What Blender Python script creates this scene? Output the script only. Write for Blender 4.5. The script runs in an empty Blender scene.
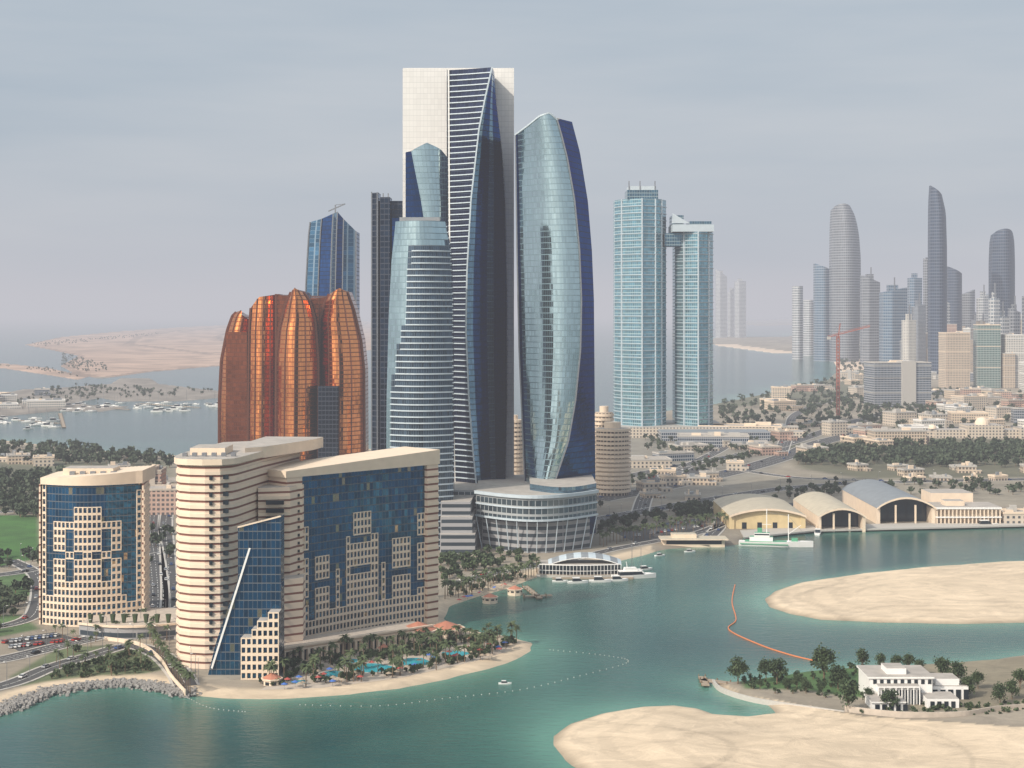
import bpy, math, random
import numpy as np
from mathutils import Vector
random.seed(7); rng=np.random.default_rng(7)
F=1600.;H=153.;HZ=312.;LZ=1.5
sc=bpy.context.scene
def P(px,py,z=0.):
    Y=F*(H-z)/(py-HZ); return ((px-512)*Y/F,Y)
def wx(px,Y): return (px-512)*Y/F
def wz(py,Y): return H-(py-HZ)*Y/F
# ------------------------------------------------------------ materials
def newmat(name):
    m=bpy.data.materials.new(name); m.use_nodes=True
    nt=m.node_tree; b=nt.nodes['Principled BSDF']; return m,nt,b
def N(nt,t,**k):
    n=nt.nodes.new(t)
    for a,v in k.items(): setattr(n,a,v)
    return n
def M(nt,op,a,b=None,c=None):
    n=nt.nodes.new('ShaderNodeMath'); n.operation=op
    for i,v in enumerate((a,b,c)):
        if v is None: continue
        if isinstance(v,(int,float)): n.inputs[i].default_value=v
        else: nt.links.new(v,n.inputs[i])
    return n.outputs[0]
def MIX(nt,f,a,b):
    n=nt.nodes.new('ShaderNodeMix'); n.data_type='RGBA'
    for s,v in ((n.inputs['Factor'],f),(n.inputs[6],a),(n.inputs[7],b)):
        if isinstance(v,(int,float)): s.default_value=v
        elif isinstance(v,tuple): s.default_value=(*v[:3],1)
        else: nt.links.new(v,s)
    return n.outputs[2]
def plain(name,col,rough=.7,metal=0.,var=.15,scale=.3):
    m,nt,b=newmat(name)
    g=N(nt,'ShaderNodeNewGeometry'); no=N(nt,'ShaderNodeTexNoise'); no.inputs['Scale'].default_value=scale
    no.inputs['Detail'].default_value=6
    nt.links.new(g.outputs['Position'],no.inputs['Vector'])
    c=MIX(nt,no.outputs['Fac'],tuple(x*(1-var*1.6) for x in col),tuple(min(1,x*(1+var*1.6)) for x in col))
    nt.links.new(c,b.inputs['Base Color'])
    b.inputs['Roughness'].default_value=rough; b.inputs['Metallic'].default_value=metal
    return m
def facade(name,glass,frame,bay=1.5,floor=3.8,fu=.1,fv=.2,metal=.85,rough=.12,var=.3,tilt=.02,fmetal=0.,lit=0.,big=.25,wav=.0,tint=None):
    m,nt,b=newmat(name)
    uv=N(nt,'ShaderNodeUVMap'); s=N(nt,'ShaderNodeSeparateXYZ'); nt.links.new(uv.outputs[0],s.inputs[0])
    a=M(nt,'DIVIDE',s.outputs[0],bay); c=M(nt,'DIVIDE',s.outputs[1],floor)
    fa=M(nt,'FRACT',a); fc=M(nt,'FRACT',c)
    mask=M(nt,'MULTIPLY',M(nt,'GREATER_THAN',fa,fu),M(nt,'GREATER_THAN',fc,fv))
    cb=N(nt,'ShaderNodeCombineXYZ'); nt.links.new(M(nt,'FLOOR',a),cb.inputs[0]); nt.links.new(M(nt,'FLOOR',c),cb.inputs[1])
    wn=N(nt,'ShaderNodeTexWhiteNoise',noise_dimensions='2D'); nt.links.new(cb.outputs[0],wn.inputs['Vector'])
    g=N(nt,'ShaderNodeNewGeometry')
    no=N(nt,'ShaderNodeTexNoise'); no.inputs['Scale'].default_value=.03; no.inputs['Detail'].default_value=5
    nt.links.new(g.outputs['Position'],no.inputs['Vector'])
    r=M(nt,'ADD',M(nt,'MULTIPLY',wn.outputs['Value'],.6),M(nt,'MULTIPLY',no.outputs['Fac'],big*2))  # slow noise paints reflection-like unevenness into the pane colour
    gc=MIX(nt,r,tuple(x*(1-var) for x in glass),tuple(min(1,x*(1+var)) for x in glass))
    if lit>0: gc=MIX(nt,M(nt,'GREATER_THAN',wn.outputs['Value'],1-lit),gc,(.35,.3,.22))
    fr=MIX(nt,no.outputs['Fac'],tuple(x*.85 for x in frame),tuple(min(1,x*1.12) for x in frame))
    nt.links.new(MIX(nt,mask,fr,gc),b.inputs['Base Color'])
    nt.links.new(M(nt,'ADD',M(nt,'MULTIPLY',mask,metal-fmetal),fmetal),b.inputs['Metallic'])
    nt.links.new(M(nt,'SUBTRACT',.6,M(nt,'MULTIPLY',mask,.6-rough)),b.inputs['Roughness'])
    if tint: b.inputs['Specular Tint'].default_value=(*tint,1)
    v=N(nt,'ShaderNodeVectorMath',operation='SUBTRACT'); nt.links.new(wn.outputs['Color'],v.inputs[0]); v.inputs[1].default_value=(.5,.5,.5)
    v2=N(nt,'ShaderNodeVectorMath',operation='SCALE'); nt.links.new(v.outputs[0],v2.inputs[0]); nt.links.new(M(nt,'MULTIPLY',mask,tilt),v2.inputs['Scale'])
    v3=N(nt,'ShaderNodeVectorMath',operation='ADD'); nt.links.new(v2.outputs[0],v3.inputs[0]); nt.links.new(g.outputs['Normal'],v3.inputs[1])
    last=v3
    if wav>0:
        w1=N(nt,'ShaderNodeVectorMath',operation='SUBTRACT'); nt.links.new(no.outputs['Color'],w1.inputs[0]); w1.inputs[1].default_value=(.5,.5,.5)
        w2=N(nt,'ShaderNodeVectorMath',operation='SCALE'); nt.links.new(w1.outputs[0],w2.inputs[0]); w2.inputs['Scale'].default_value=wav
        w3=N(nt,'ShaderNodeVectorMath',operation='ADD'); nt.links.new(w2.outputs[0],w3.inputs[0]); nt.links.new(v3.outputs[0],w3.inputs[1]); last=w3
    v4=N(nt,'ShaderNodeVectorMath',operation='NORMALIZE'); nt.links.new(last.outputs[0],v4.inputs[0])
    nt.links.new(v4.outputs[0],b.inputs['Normal'])
    return m
def leafmat(name,c1,c2):
    m,nt,b=newmat(name)
    g=N(nt,'ShaderNodeNewGeometry'); no=N(nt,'ShaderNodeTexNoise'); no.inputs['Scale'].default_value=.09; no.inputs['Detail'].default_value=3
    nt.links.new(g.outputs['Position'],no.inputs['Vector'])
    r=M(nt,'ADD',M(nt,'MULTIPLY',g.outputs['Random Per Island'],.6),M(nt,'SUBTRACT',M(nt,'MULTIPLY',no.outputs['Fac'],1.2),.4))
    nt.links.new(MIX(nt,r,c1,c2),b.inputs['Base Color']); b.inputs['Roughness'].default_value=.75
    return m
mt={}
BT=(.25,.38,.6)
mt['silver']=facade('silver_glass',(.46,.60,.63),(.16,.24,.28),1.5,3.9,.07,.13,.96,.10,.14,.03,.6,wav=.08)
mt['silver3']=facade('silver_glass_dark',(.16,.29,.40),(.07,.11,.15),1.5,3.9,.08,.16,.9,.10,.2,.04,.6,wav=.12)
mt['blue']=facade('deep_blue_glass',(.010,.055,.18),(.005,.013,.04),1.5,3.9,.08,.14,.9,.06,.35,.03,.4,wav=.12,tint=BT)
mt['blueh']=facade('hotel_blue_glass',(.014,.095,.20),(.09,.10,.115),1.9,3.6,.08,.12,.88,.06,.6,.04,.1,lit=.03,wav=.1)
mt['dark']=facade('dark_glass',(.020,.035,.06),(.045,.05,.065),3,3.9,.12,.2,.8,.1,.6,.03,.1,tint=BT)
mt['stripe']=facade('balcony_glass',(.015,.02,.045),(.04,.05,.08),2,3.9,.05,.1,.6,.15,.5,.02,.1,tint=BT)
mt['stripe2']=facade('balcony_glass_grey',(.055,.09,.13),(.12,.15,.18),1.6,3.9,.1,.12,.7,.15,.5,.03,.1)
mt['t1']=facade('blue_fin_glass',(.04,.12,.21),(.16,.24,.32),7,3.9,.22,.06,.8,.12,.6,.05,.3)
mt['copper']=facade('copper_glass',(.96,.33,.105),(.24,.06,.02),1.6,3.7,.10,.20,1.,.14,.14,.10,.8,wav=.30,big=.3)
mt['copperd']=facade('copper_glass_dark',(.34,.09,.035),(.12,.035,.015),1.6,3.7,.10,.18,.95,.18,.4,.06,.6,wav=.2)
mt['teal']=facade('teal_tower_glass',(.14,.34,.42),(.32,.42,.45),3,4.2,.14,.2,.8,.10,.5,.04,.05,wav=.06)
mt['teald']=facade('teal_tower_dark_glass',(.05,.15,.22),(.22,.29,.32),3,4.2,.12,.2,.8,.10,.5,.04,.05)
mt['conc']=facade('white_concrete_panels',(.66,.65,.63),(.50,.50,.49),2.5,3.9,.05,.06,0.,.6,.06,0.)
mt['cream']=facade('cream_striped_stone',(.70,.56,.44),(.20,.075,.05),400,3.6,0.,.26,0.,.7,.05,0.)
mt['creamp']=plain('cream_stone',(.70,.57,.44),.7,0,.09,.2)
mt['paleb']=plain('pale_blue_panel',(.46,.53,.58),.5,.1,.08,.2)
mt['beige']=facade('beige_apartment',(.12,.11,.10),(.54,.44,.34),3.2,3.4,.4,.45,.2,.3,.5,0.)
mt['white']=facade('white_apartment',(.10,.12,.14),(.60,.57,.52),3.4,3.4,.4,.45,.3,.3,.5,0.)
mt['pink']=facade('pink_apartment',(.10,.09,.09),(.46,.31,.25),3.4,3.4,.4,.45,.2,.3,.5,0.)
mt['greyb']=facade('grey_office',(.05,.10,.16),(.29,.30,.32),2.4,3.6,.25,.35,.7,.2,.5,0.03)
mt['greenb']=facade('green_glass_office',(.03,.16,.15),(.36,.38,.36),3,3.6,.2,.25,.7,.2,.4,0.03)
mt['lowr']=facade('villa_wall',(.07,.08,.09),(.52,.45,.37),4,3.6,.55,.5,.2,.3,.5,0.)
mt['yel']=plain('ochre_wall',(.58,.46,.26),.8,0,.1,.3)
mt['whitep']=plain('white_paint',(.76,.75,.73),.5,0,.05,.4)
mt['greyr']=plain('grey_metal_roof',(.24,.26,.28),.5,.2,.15,.15)
mt['roof']=plain('flat_roof',(.36,.33,.30),.85,0,.22,.2)
mt['steel']=plain('steel',(.24,.25,.27),.4,.6,.1,.5)
mt['darkp']=plain('dark_glazing',(.02,.03,.04),.12,.3,.2,.2)
mt['asph']=plain('asphalt',(.06,.06,.062),.85,0,.2,.3)
mt['line']=plain('road_paint',(.75,.75,.72),.6,0,.05,1)
mt['kerb']=plain('kerb_concrete',(.42,.40,.37),.8,0,.1,1)
mt['pave']=plain('paving',(.44,.38,.32),.8,0,.18,.4)
mt['pool']=plain('pool_water',(.04,.38,.46),.08,0,.1,.3)
mt['red']=plain('terracotta_roof',(.42,.17,.11),.7,0,.15,.5)
mt['bluf']=plain('blue_fabric',(.05,.13,.40),.7,0,.1,1)
mt['redf']=plain('red_fabric',(.36,.07,.06),.7,0,.1,1)
mt['rust']=plain('red_lead_steel',(.34,.11,.08),.7,0,.1,1)
mt['trunk']=plain('bark',(.16,.11,.07),.9,0,.2,1)
mt['rock']=plain('riprap_rock',(.25,.24,.23),.9,0,.3,.8)
mt['orange']=plain('orange_boom',(.62,.19,.07),.6,0,.1,1)
mt['green']=plain('ship_green_deck',(.08,.3,.18),.6,0,.1,1)
mt['deck']=plain('deck_timber',(.3,.24,.18),.8,0,.2,.5)
mt['leaf']=leafmat('foliage',(.013,.030,.012),(.066,.098,.035))
mt['leafd']=leafmat('foliage_distant',(.016,.032,.016),(.058,.080,.04))
mt['palm']=leafmat('palm_frond',(.026,.048,.018),(.09,.115,.045))
mt['rubber']=plain('tyre',(.02,.02,.02),.8)
mt['coppers']=plain('dark_bronze_trim',(.15,.05,.025),.4,.6,.1,.3)
for nme,c in (('w',(.75,.75,.74)),('s',(.4,.41,.43)),('k',(.03,.03,.035)),('r',(.4,.04,.03)),('b',(.05,.1,.25))):
    mt['car'+nme]=plain('car_paint_'+nme,c,.25,.2,.03,1)
# ------------------------------------------------------------ mesh builder
class MB:
    def __init__(s): s.v=[];s.f=[];s.m=[];s.uv=[];s.names=[]
    def mi(s,n):
        if n not in s.names: s.names.append(n)
        return s.names.index(n)
    def face(s,pts,mat,uv=None):
        i=len(s.v); s.v+= [tuple(p) for p in pts]; s.f.append(tuple(range(i,i+len(pts)))); s.m.append(s.mi(mat))
        s.uv+= uv if uv else [(p[0],p[2]) for p in pts]
    def prism(s,poly,z0,z1,mat,top=None,u0=0.):
        n=len(poly);u=u0
        for i in range(n):
            a=poly[i];b=poly[(i+1)%n]; L=math.hypot(b[0]-a[0],b[1]-a[1])
            s.face([(*a,z0),(*b,z0),(*b,z1),(*a,z1)],mat,[(u,z0),(u+L,z0),(u+L,z1),(u,z1)]); u+=L
        s.face([(*p,z1) for p in poly],top or mat,[(p[0],p[1]) for p in poly])
    def box(s,x0,x1,y0,y1,z0,z1,mat,top=None,bot=False):
        s.prism([(x0,y0),(x1,y0),(x1,y1),(x0,y1)],z0,z1,mat,top)
        if bot: s.face([(x0,y1,z0),(x1,y1,z0),(x1,y0,z0),(x0,y0,z0)],mat)
    def obox(s,cx,cy,w,d,z0,z1,rot,mat,top=None):
        c,n=math.cos(rot),math.sin(rot)
        s.prism([(cx+x*c-y*n,cy+x*n+y*c) for x,y in ((-w/2,-d/2),(w/2,-d/2),(w/2,d/2),(-w/2,d/2))],z0,z1,mat,top)
    def xz(s,poly,y0,y1,mat,side=None):
        s.face([(x,y0,z) for x,z in poly],mat,[(x,z) for x,z in poly])
        s.face([(x,y1,z) for x,z in reversed(poly)],mat,[(x,z) for x,z in reversed(poly)])
        n=len(poly)
        for i in range(n):
            a=poly[i];b=poly[(i+1)%n]
            s.face([(a[0],y0,a[1]),(a[0],y1,a[1]),(b[0],y1,b[1]),(b[0],y0,b[1])],side or mat,[(y0,a[1]),(y1,a[1]),(y1,b[1]),(y0,b[1])])
    def cyl(s,cx,cy,r,z0,z1,mat,n=10,r2=None,top=None):
        r2=r if r2 is None else r2
        for i in range(n):
            a=2*math.pi*i/n;b=2*math.pi*(i+1)/n
            u0=a*r;u1=b*r
            s.face([(cx+r*math.cos(a),cy+r*math.sin(a),z0),(cx+r*math.cos(b),cy+r*math.sin(b),z0),(cx+r2*math.cos(b),cy+r2*math.sin(b),z1),(cx+r2*math.cos(a),cy+r2*math.sin(a),z1)],mat,[(u0,z0),(u1,z0),(u1,z1),(u0,z1)])
        s.face([(cx+r2*math.cos(2*math.pi*i/n),cy+r2*math.sin(2*math.pi*i/n),z1) for i in range(n)],top or mat)
    def beam(s,a,b,w,mat):
        a=Vector(a);b=Vector(b);d=(b-a).normalized(); up=Vector((0,0,1)) if abs(d.z)<.9 else Vector((1,0,0))
        x=d.cross(up).normalized()*w/2; y=x.cross(d).normalized()*w/2
        c=[x+y,x-y,-x-y,-x+y]
        for i in range(4):
            j=(i+1)%4; s.face([a+c[i],b+c[i],b+c[j],a+c[j]],mat)
    def loft(s,ringfn,nt,mats,cap='roof',t0=0.):
        R=[ringfn(t0+(1-t0)*i/nt) for i in range(nt+1)]; n=len(R[0]); u=[0.]
        mid=R[nt//2]
        for i in range(n):
            a=mid[i];b=mid[(i+1)%n]; u.append(u[-1]+math.hypot(b[0]-a[0],b[1]-a[1]))
        for k in range(nt):
            for i in range(n):
                j=(i+1)%n
                a,b,c,d=R[k][i],R[k][j],R[k+1][j],R[k+1][i]
                mm=mats[i] if not callable(mats) else mats(i,k/nt)
                s.face([a,b,c,d],mm,[(u[i],a[2]),(u[i+1],b[2]),(u[i+1],c[2]),(u[i],d[2])])
        s.face(R[nt],cap)
    def ledge(s,pts,out,h,mat):
        n=len(pts); nr=[]
        for i in range(n):
            a=pts[max(0,i-1)];b=pts[min(n-1,i+1)]; dx,dy=b[0]-a[0],b[1]-a[1];L=math.hypot(dx,dy) or 1
            nr.append((dy/L*out,-dx/L*out))
        o=[(p[0]+q[0],p[1]+q[1],p[2]) for p,q in zip(pts,nr)]
        up=lambda p:(p[0],p[1],p[2]+h)
        for i in range(n-1):
            s.face([o[i],o[i+1],up(o[i+1]),up(o[i])],mat)
            s.face([up(o[i]),up(o[i+1]),up(pts[i+1]),up(pts[i])],mat)
            s.face([pts[i],pts[i+1],o[i+1],o[i]],mat)
        for i in (0,n-1): s.face([pts[i],o[i],up(o[i]),up(pts[i])],mat)
    def cells(s,pts,z0,fh,nv,pat,mat,d=.6,hu=.22,hv=.25):
        for i in range(len(pts)-1):
            a=np.array(pts[i]);b=np.array(pts[i+1]);e=b-a;L=np.hypot(*e); nrm=np.array((e[1],-e[0]))/L*d
            for k in range(nv):
                if not pat(i,k): continue
                za=z0+k*fh; zb=za+fh
                q=lambda u,w,o:(*(a+e*u+nrm*o),za+(zb-za)*w)
                O=[(0,0),(1,0),(1,1),(0,1)];I=[(hu,hv),(1-hu,hv),(1-hu,1-hv*.6),(hu,1-hv*.6)]
                for j in range(4):
                    j2=(j+1)%4
                    s.face([q(*O[j],1),q(*O[j2],1),q(*I[j2],1),q(*I[j],1)],mat)
                    s.face([q(*I[j],1),q(*I[j2],1),q(*I[j2],0),q(*I[j],0)],mat)
                    s.face([q(*O[j],0),q(*O[j2],0),q(*O[j2],1),q(*O[j],1)],mat)
    def obj(s,name,parent=None,loc=(0,0,0),link=True):
        me=bpy.data.meshes.new(name); me.from_pydata(s.v,[],s.f)
        for n in s.names: me.materials.append(mt[n])
        me.polygons.foreach_set('material_index',s.m)
        uvl=me.uv_layers.new(name='UVMap'); uvl.data.foreach_set('uv',np.array(s.uv,dtype=np.float32).ravel())
        me.update()
        if not link: return me
        o=bpy.data.objects.new(name,me); sc.collection.objects.link(o); o.location=loc
        if parent: o.parent=parent
        return o
def empty(name,loc=(0,0,0)):
    e=bpy.data.objects.new(name,None); sc.collection.objects.link(e); e.location=loc; return e
def inst(name,me,x,y,z,rot=0,s=1.):
    o=bpy.data.objects.new(name,me); sc.collection.objects.link(o); o.location=(x,y,z); o.rotation_euler=(0,0,rot); o.scale=(s,s,s); return o
def itp(tab,y):
    return float(np.interp(y,[t[0] for t in tab],[t[1] for t in tab]))
# ------------------------------------------------------------ land polygons (world)
def W(pts): return np.array([P(x,y) for x,y in pts])
main=W([(-700,760),(-200,730),(0,712),(28,700),(60,691),(100,686),(135,685),(165,690),(190,696),(220,699),(260,700),(300,698),(350,695),(400,689),(450,679),(490,669),(515,660),(532,651),(533,643),(512,637),(485,633),(460,630),(444,619),(450,607),(480,596),(510,588),(535,578),(560,572),(600,566),(640,557),(665,550),(690,548),(742,545),(744,537),(790,531),(830,532),(880,531),(935,528),(960,528),(1024,525),(1100,523),(1300,518),(1800,520),(1800,318),(1100,318),(900,322),(830,330),(790,336),(720,337),(700,341),(718,346),(770,353),(815,354),(832,360),(838,370),(828,380),(800,387),(760,395),(716,404),(660,412),(600,425),(480,440),(360,450),(220,456),(170,456),(90,450),(40,445),(0,440),(-200,438),(-700,440)])
isl1=W([(763,599),(771,591),(798,583),(860,574),(920,568),(1000,562),(1100,558),(1300,560),(1500,600),(1300,625),(1100,624),(1024,623),(960,624),(880,623),(820,620),(788,614),(768,607)])
isl2=W([(549,745),(550,736),(567,723),(598,713),(640,707),(675,706),(700,709),(715,714),(745,716),(772,713),(765,706),(740,699),(718,690),(714,684),(740,681),(800,672),(860,667),(940,664),(990,660),(1024,655),(1200,650),(1500,650),(1800,700),(1800,1100),(900,1100),(640,850),(586,775),(562,760)])
far1=W([(24,345),(60,337),(120,331),(200,326),(300,322),(400,321),(420,345),(300,358),(220,366),(150,372),(100,379),(75,374),(60,366),(78,356),(50,350)])
brk=W([(-300,362),(0,363),(50,368),(88,377),(78,380),(40,374),(0,368),(-300,367)])
mar=W([(-600,392),(0,394),(20,390),(60,388),(110,384),(120,378),(150,378),(160,384),(218,391),(232,397),(185,401),(120,402),(100,398),(70,404),(130,407),(100,412),(60,411),(0,417),(-600,427)])
farcoast=W([(716,322),(800,318),(1300,315.5),(1300,318),(830,324),(760,326)])
def sdf(X,Y,poly):
    best=np.full(X.shape,1e18); ins=np.zeros(X.shape,bool); n=len(poly)
    for i in range(n):
        a=poly[i];b=poly[(i+1)%n]; ex,ey=b-a; wxx=X-a[0]; wyy=Y-a[1]
        t=np.clip((wxx*ex+wyy*ey)/(ex*ex+ey*ey),0,1); d=(wxx-ex*t)**2+(wyy-ey*t)**2; best=np.minimum(best,d)
        if a[1]!=b[1]:
            c=((a[1]>Y)!=(b[1]>Y))&(X<(b[0]-a[0])*(Y-a[1])/(b[1]-a[1])+a[0]); ins^=c
    d=np.sqrt(best); return np.where(ins,d,-d)
def vnoise(X,Y,s,seed):
    r=np.random.default_rng(seed); T=r.random((64,64)); x=X/s;y=Y/s; xi=np.floor(x).astype(int);yi=np.floor(y).astype(int)
    fx=x-xi;fy=y-yi; fx=fx*fx*(3-2*fx);fy=fy*fy*(3-2*fy); g=lambda i,j:T[i%64,j%64]
    return (g(xi,yi)*(1-fx)+g(xi+1,yi)*fx)*(1-fy)+(g(xi,yi+1)*(1-fx)+g(xi+1,yi+1)*fx)*fy
pys=np.concatenate([np.arange(1300,800,-8),np.arange(800,420,-1.3),np.arange(420,330,-1.),np.arange(330,315.4,-.5)])
Yr=F*H/(pys-HZ); ks=(np.arange(-760,1790,3)-512)/F
YY,KK=np.meshgrid(Yr,ks,indexing='ij'); XX=YY*KK
wob=(vnoise(XX,YY,9,1)-.5)*2.2+(vnoise(XX,YY,28,2)-.5)*4
D={k:sdf(XX,YY,p) for k,p in dict(main=main,i1=isl1,i2=isl2,far=far1,brk=brk,mar=mar,fc=farcoast).items()}
d_all=np.max(np.stack(list(D.values())),0)+wob*.6+4
sm=lambda x:np.clip(x,0,1)**2*(3-2*np.clip(x,0,1))
Z=-4+(4+LZ)*sm((d_all+9)/21.)
isand=np.maximum(D['i1'],D['i2'])
Z+=np.where(isand>12,(vnoise(XX,YY,45,5)*1.3+vnoise(XX,YY,12,6)*.4+vnoise(XX,YY,5,66)*.15)*sm((isand-12)/30),0)
col=np.zeros(XX.shape+(3,)); col[:]=(.29,.25,.20)
n1=vnoise(XX,YY,60,8)[...,None]; n2=vnoise(XX,YY,17,9)[...,None]
col=col*(1-.35*n1)+np.array((.16,.15,.11))*.3*n2
def zone(pts,c,soft=6.,amt=1.):
    d=sdf(XX,YY,W(pts)); a=(sm(d/soft+.5)*amt)[...,None]; return a,np.array(c)
zs=[([(-300,470),(60,462),(170,462),(170,520),(60,520),(45,512),(-300,512)],(.10,.11,.07),20,.8),
    ([(-300,517),(38,517),(42,560),(-5,570),(-300,572)],(.04,.12,.02),6,1),
    ([(-200,580),(40,575),(42,596),(0,604),(-200,608)],(.05,.12,.03),6,.9),
    ([(-100,618),(20,618),(40,632),(0,640),(-100,640)],(.05,.12,.03),5,.9),
    ([(60,650),(140,648),(170,672),(120,682),(60,684),(20,690),(10,680)],(.07,.11,.04),4,.85),
    ([(600,440),(800,430),(830,440),(720,500),(600,505)],(.20,.19,.165),15,.7),
    ([(740,478),(1200,474),(1200,500),(740,515)],(.24,.215,.17),15,.6),
    ([(780,445),(900,440),(1200,440),(1200,478),(860,480),(800,470)],(.07,.075,.04),20,.8),
    ([(840,346),(900,345),(900,380),(860,400),(730,408),(700,405),(835,378)],(.09,.10,.06),40,.75),
    ([(738,682),(800,673),(860,668),(870,690),(862,703),(800,694),(745,692)],(.05,.12,.03),3,.95),
    ([(860,668),(1024,660),(1100,660),(1100,700),(990,716),(870,716)],(.22,.19,.13),4,.8)]
for a in zs:
    al,c=zone(*a); col=col*(1-al)+c*al*(0.8+.4*n2)
sand=np.array((.60,.485,.355))
a=(1-sm((D['main']-9)/7))[...,None]*(D['main']>-60)[...,None]*(YY<2200)[...,None]*(XX<90)[...,None]; col=col*(1-a)+sand*.95*a
s2=(D['i1']>-40)|((D['i2']>-40)&(sdf(XX,YY,W([(716,684),(800,672),(1024,655),(1300,650),(1300,700),(1024,735),(860,722),(780,706),(740,698)]))<2))
rings=.5+.5*np.sin(isand*.5+vnoise(XX,YY,30,31)*7)
track=(np.abs(np.sin(XX*.035+vnoise(XX,YY,70,33)*4+YY*.012))<.06)*1.
col=np.where(s2[...,None],sand*(.88+.18*n2*n1+.14*(vnoise(XX,YY,26,34)[...,None]-.4)+.06-(.10*(rings>.72)*(isand<46)*(isand>8))[...,None]-.14*track[...,None]),col)
fsel=(D['far']>-200); col=np.where(fsel[...,None],np.array((.42,.29,.22))*(.65+.6*n1)*(1-.35*(np.abs(np.sin(D['far']/150.))<.15)[...,None]),col)
msel=(D['mar']>-60); col=np.where(msel[...,None],np.array((.26,.23,.20))*(.6+.5*n2),col)
bs=(YY>4200)&(YY<7500)&(D['main']>-60)&(D['main']<110)&(XX<1500); col=np.where(bs[...,None],np.array((.66,.52,.4)),col)
wet=(1-sm((d_all-3.5)/7))[...,None]; wet*=(YY<2500)[...,None]; col=col*(1-.38*wet*s2[...,None]-.2*wet)
nr,nc=XX.shape; idx=np.arange(nr*nc).reshape(nr,nc)
fa=np.stack([idx[:-1,:-1],idx[:-1,1:],idx[1:,1:],idx[1:,:-1]],-1).reshape(-1,4)
zmax=Z.ravel()[fa].max(1); fa=fa[zmax>-3.5]
def npmesh(name,v,f,mat,smooth=True):
    me=bpy.data.meshes.new(name); me.vertices.add(len(v)); me.vertices.foreach_set('co',v.astype(np.float32).ravel())
    k=f.shape[1]; me.loops.add(f.size); me.loops.foreach_set('vertex_index',f.astype(np.int32).ravel())
    me.polygons.add(len(f)); me.polygons.foreach_set('loop_start',np.arange(0,f.size,k,dtype=np.int32)); me.polygons.foreach_set('loop_total',np.full(len(f),k,dtype=np.int32))
    if smooth: me.polygons.foreach_set('use_smooth',np.ones(len(f),bool))
    me.materials.append(mat); me.update(calc_edges=True); me.validate()
    return me
def linko(name,me):
    o=bpy.data.objects.new(name,me); sc.collection.objects.link(o); return o
m,nt,b=newmat('ground_material')
at=N(nt,'ShaderNodeAttribute'); at.attribute_name='Col'
g=N(nt,'ShaderNodeNewGeometry'); mp=N(nt,'ShaderNodeMapping'); mp.inputs['Scale'].default_value=(1,1.6,1); mp.inputs['Rotation'].default_value=(0,0,.3)
nt.links.new(g.outputs['Position'],mp.inputs[0])
no=N(nt,'ShaderNodeTexNoise'); no.inputs['Scale'].default_value=.05; no.inputs['Detail'].default_value=12; no.inputs['Roughness'].default_value=.72; no.inputs['Distortion'].default_value=1.2
nt.links.new(mp.outputs[0],no.inputs['Vector'])
mm=N(nt,'ShaderNodeMapRange'); mm.inputs[1].default_value=.3; mm.inputs[2].default_value=.7; mm.inputs[3].default_value=.74; mm.inputs[4].default_value=1.18; nt.links.new(no.outputs['Fac'],mm.inputs[0])
vm=N(nt,'ShaderNodeVectorMath',operation='SCALE'); nt.links.new(at.outputs['Color'],vm.inputs[0]); nt.links.new(mm.outputs[0],vm.inputs['Scale'])
nt.links.new(vm.outputs[0],b.inputs['Base Color']); b.inputs['Roughness'].default_value=.95
bp=N(nt,'ShaderNodeBump'); bp.inputs['Distance'].default_value=2; bp.inputs['Strength'].default_value=.45; nt.links.new(no.outputs['Fac'],bp.inputs['Height']); nt.links.new(bp.outputs[0],b.inputs['Normal'])
me=npmesh('ground',np.stack([XX,YY,Z],-1).reshape(-1,3),fa,m)
ca=me.color_attributes.new('Col','FLOAT_COLOR','POINT'); c4=np.ones((nr*nc,4),np.float32); c4[:,:3]=col.reshape(-1,3)
if len(ca.data)==nr*nc: ca.data.foreach_set('color',c4.ravel())
linko('ground',me)
# ------------------------------------------------------------ water
def grow(a,b,st,lim,f=1.18):
    c=list(np.arange(a,b,st)); s=st;x=c[-1]
    while x<lim: s*=f; x+=s; c.append(x)
    s=st;x=c[0]; l=[]
    while x>-lim: s*=f; x-=s; l.append(x)
    return np.array(l[::-1]+c)
gx=grow(-500,900,7,60000);gy=grow(450,1600,7,60000)
GY,GX=np.meshgrid(gy,gx,indexing='ij')
dd=np.maximum(np.maximum(sdf(GX,GY,isl1),sdf(GX,GY,isl2)),sdf(GX,GY,main)-4)
sh=np.exp(-np.clip(-dd-2,0,None)/11)*.7+np.exp(-np.clip(-dd,0,None)/55)*.45*(vnoise(GX,GY,80,21)*.8+.4)
dm=sdf(GX,GY,W([(690,552),(1100,528),(1100,560),(900,566),(780,582),(740,580)])); sh*=1-.55*sm(dm/30+.5)
sh=np.clip(sh+.16*(vnoise(GX,GY*.6,70,22)-.4),0,1)
idx=np.arange(GX.size).reshape(GX.shape); fw=np.stack([idx[:-1,:-1],idx[:-1,1:],idx[1:,1:],idx[1:,:-1]],-1).reshape(-1,4)
m,nt,b=newmat('water_material')
at=N(nt,'ShaderNodeAttribute'); at.attribute_name='Shal'
g=N(nt,'ShaderNodeNewGeometry')
n0=N(nt,'ShaderNodeTexNoise'); n0.inputs['Scale'].default_value=.012; n0.inputs['Detail'].default_value=5; n0.inputs['Distortion'].default_value=.8; nt.links.new(g.outputs['Position'],n0.inputs['Vector'])
f=M(nt,'ADD',at.outputs['Fac'],M(nt,'MULTIPLY',M(nt,'SUBTRACT',n0.outputs['Fac'],.5),.4))
nt.links.new(MIX(nt,f,(.004,.052,.050),(.085,.225,.175)),b.inputs['Base Color'])
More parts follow.
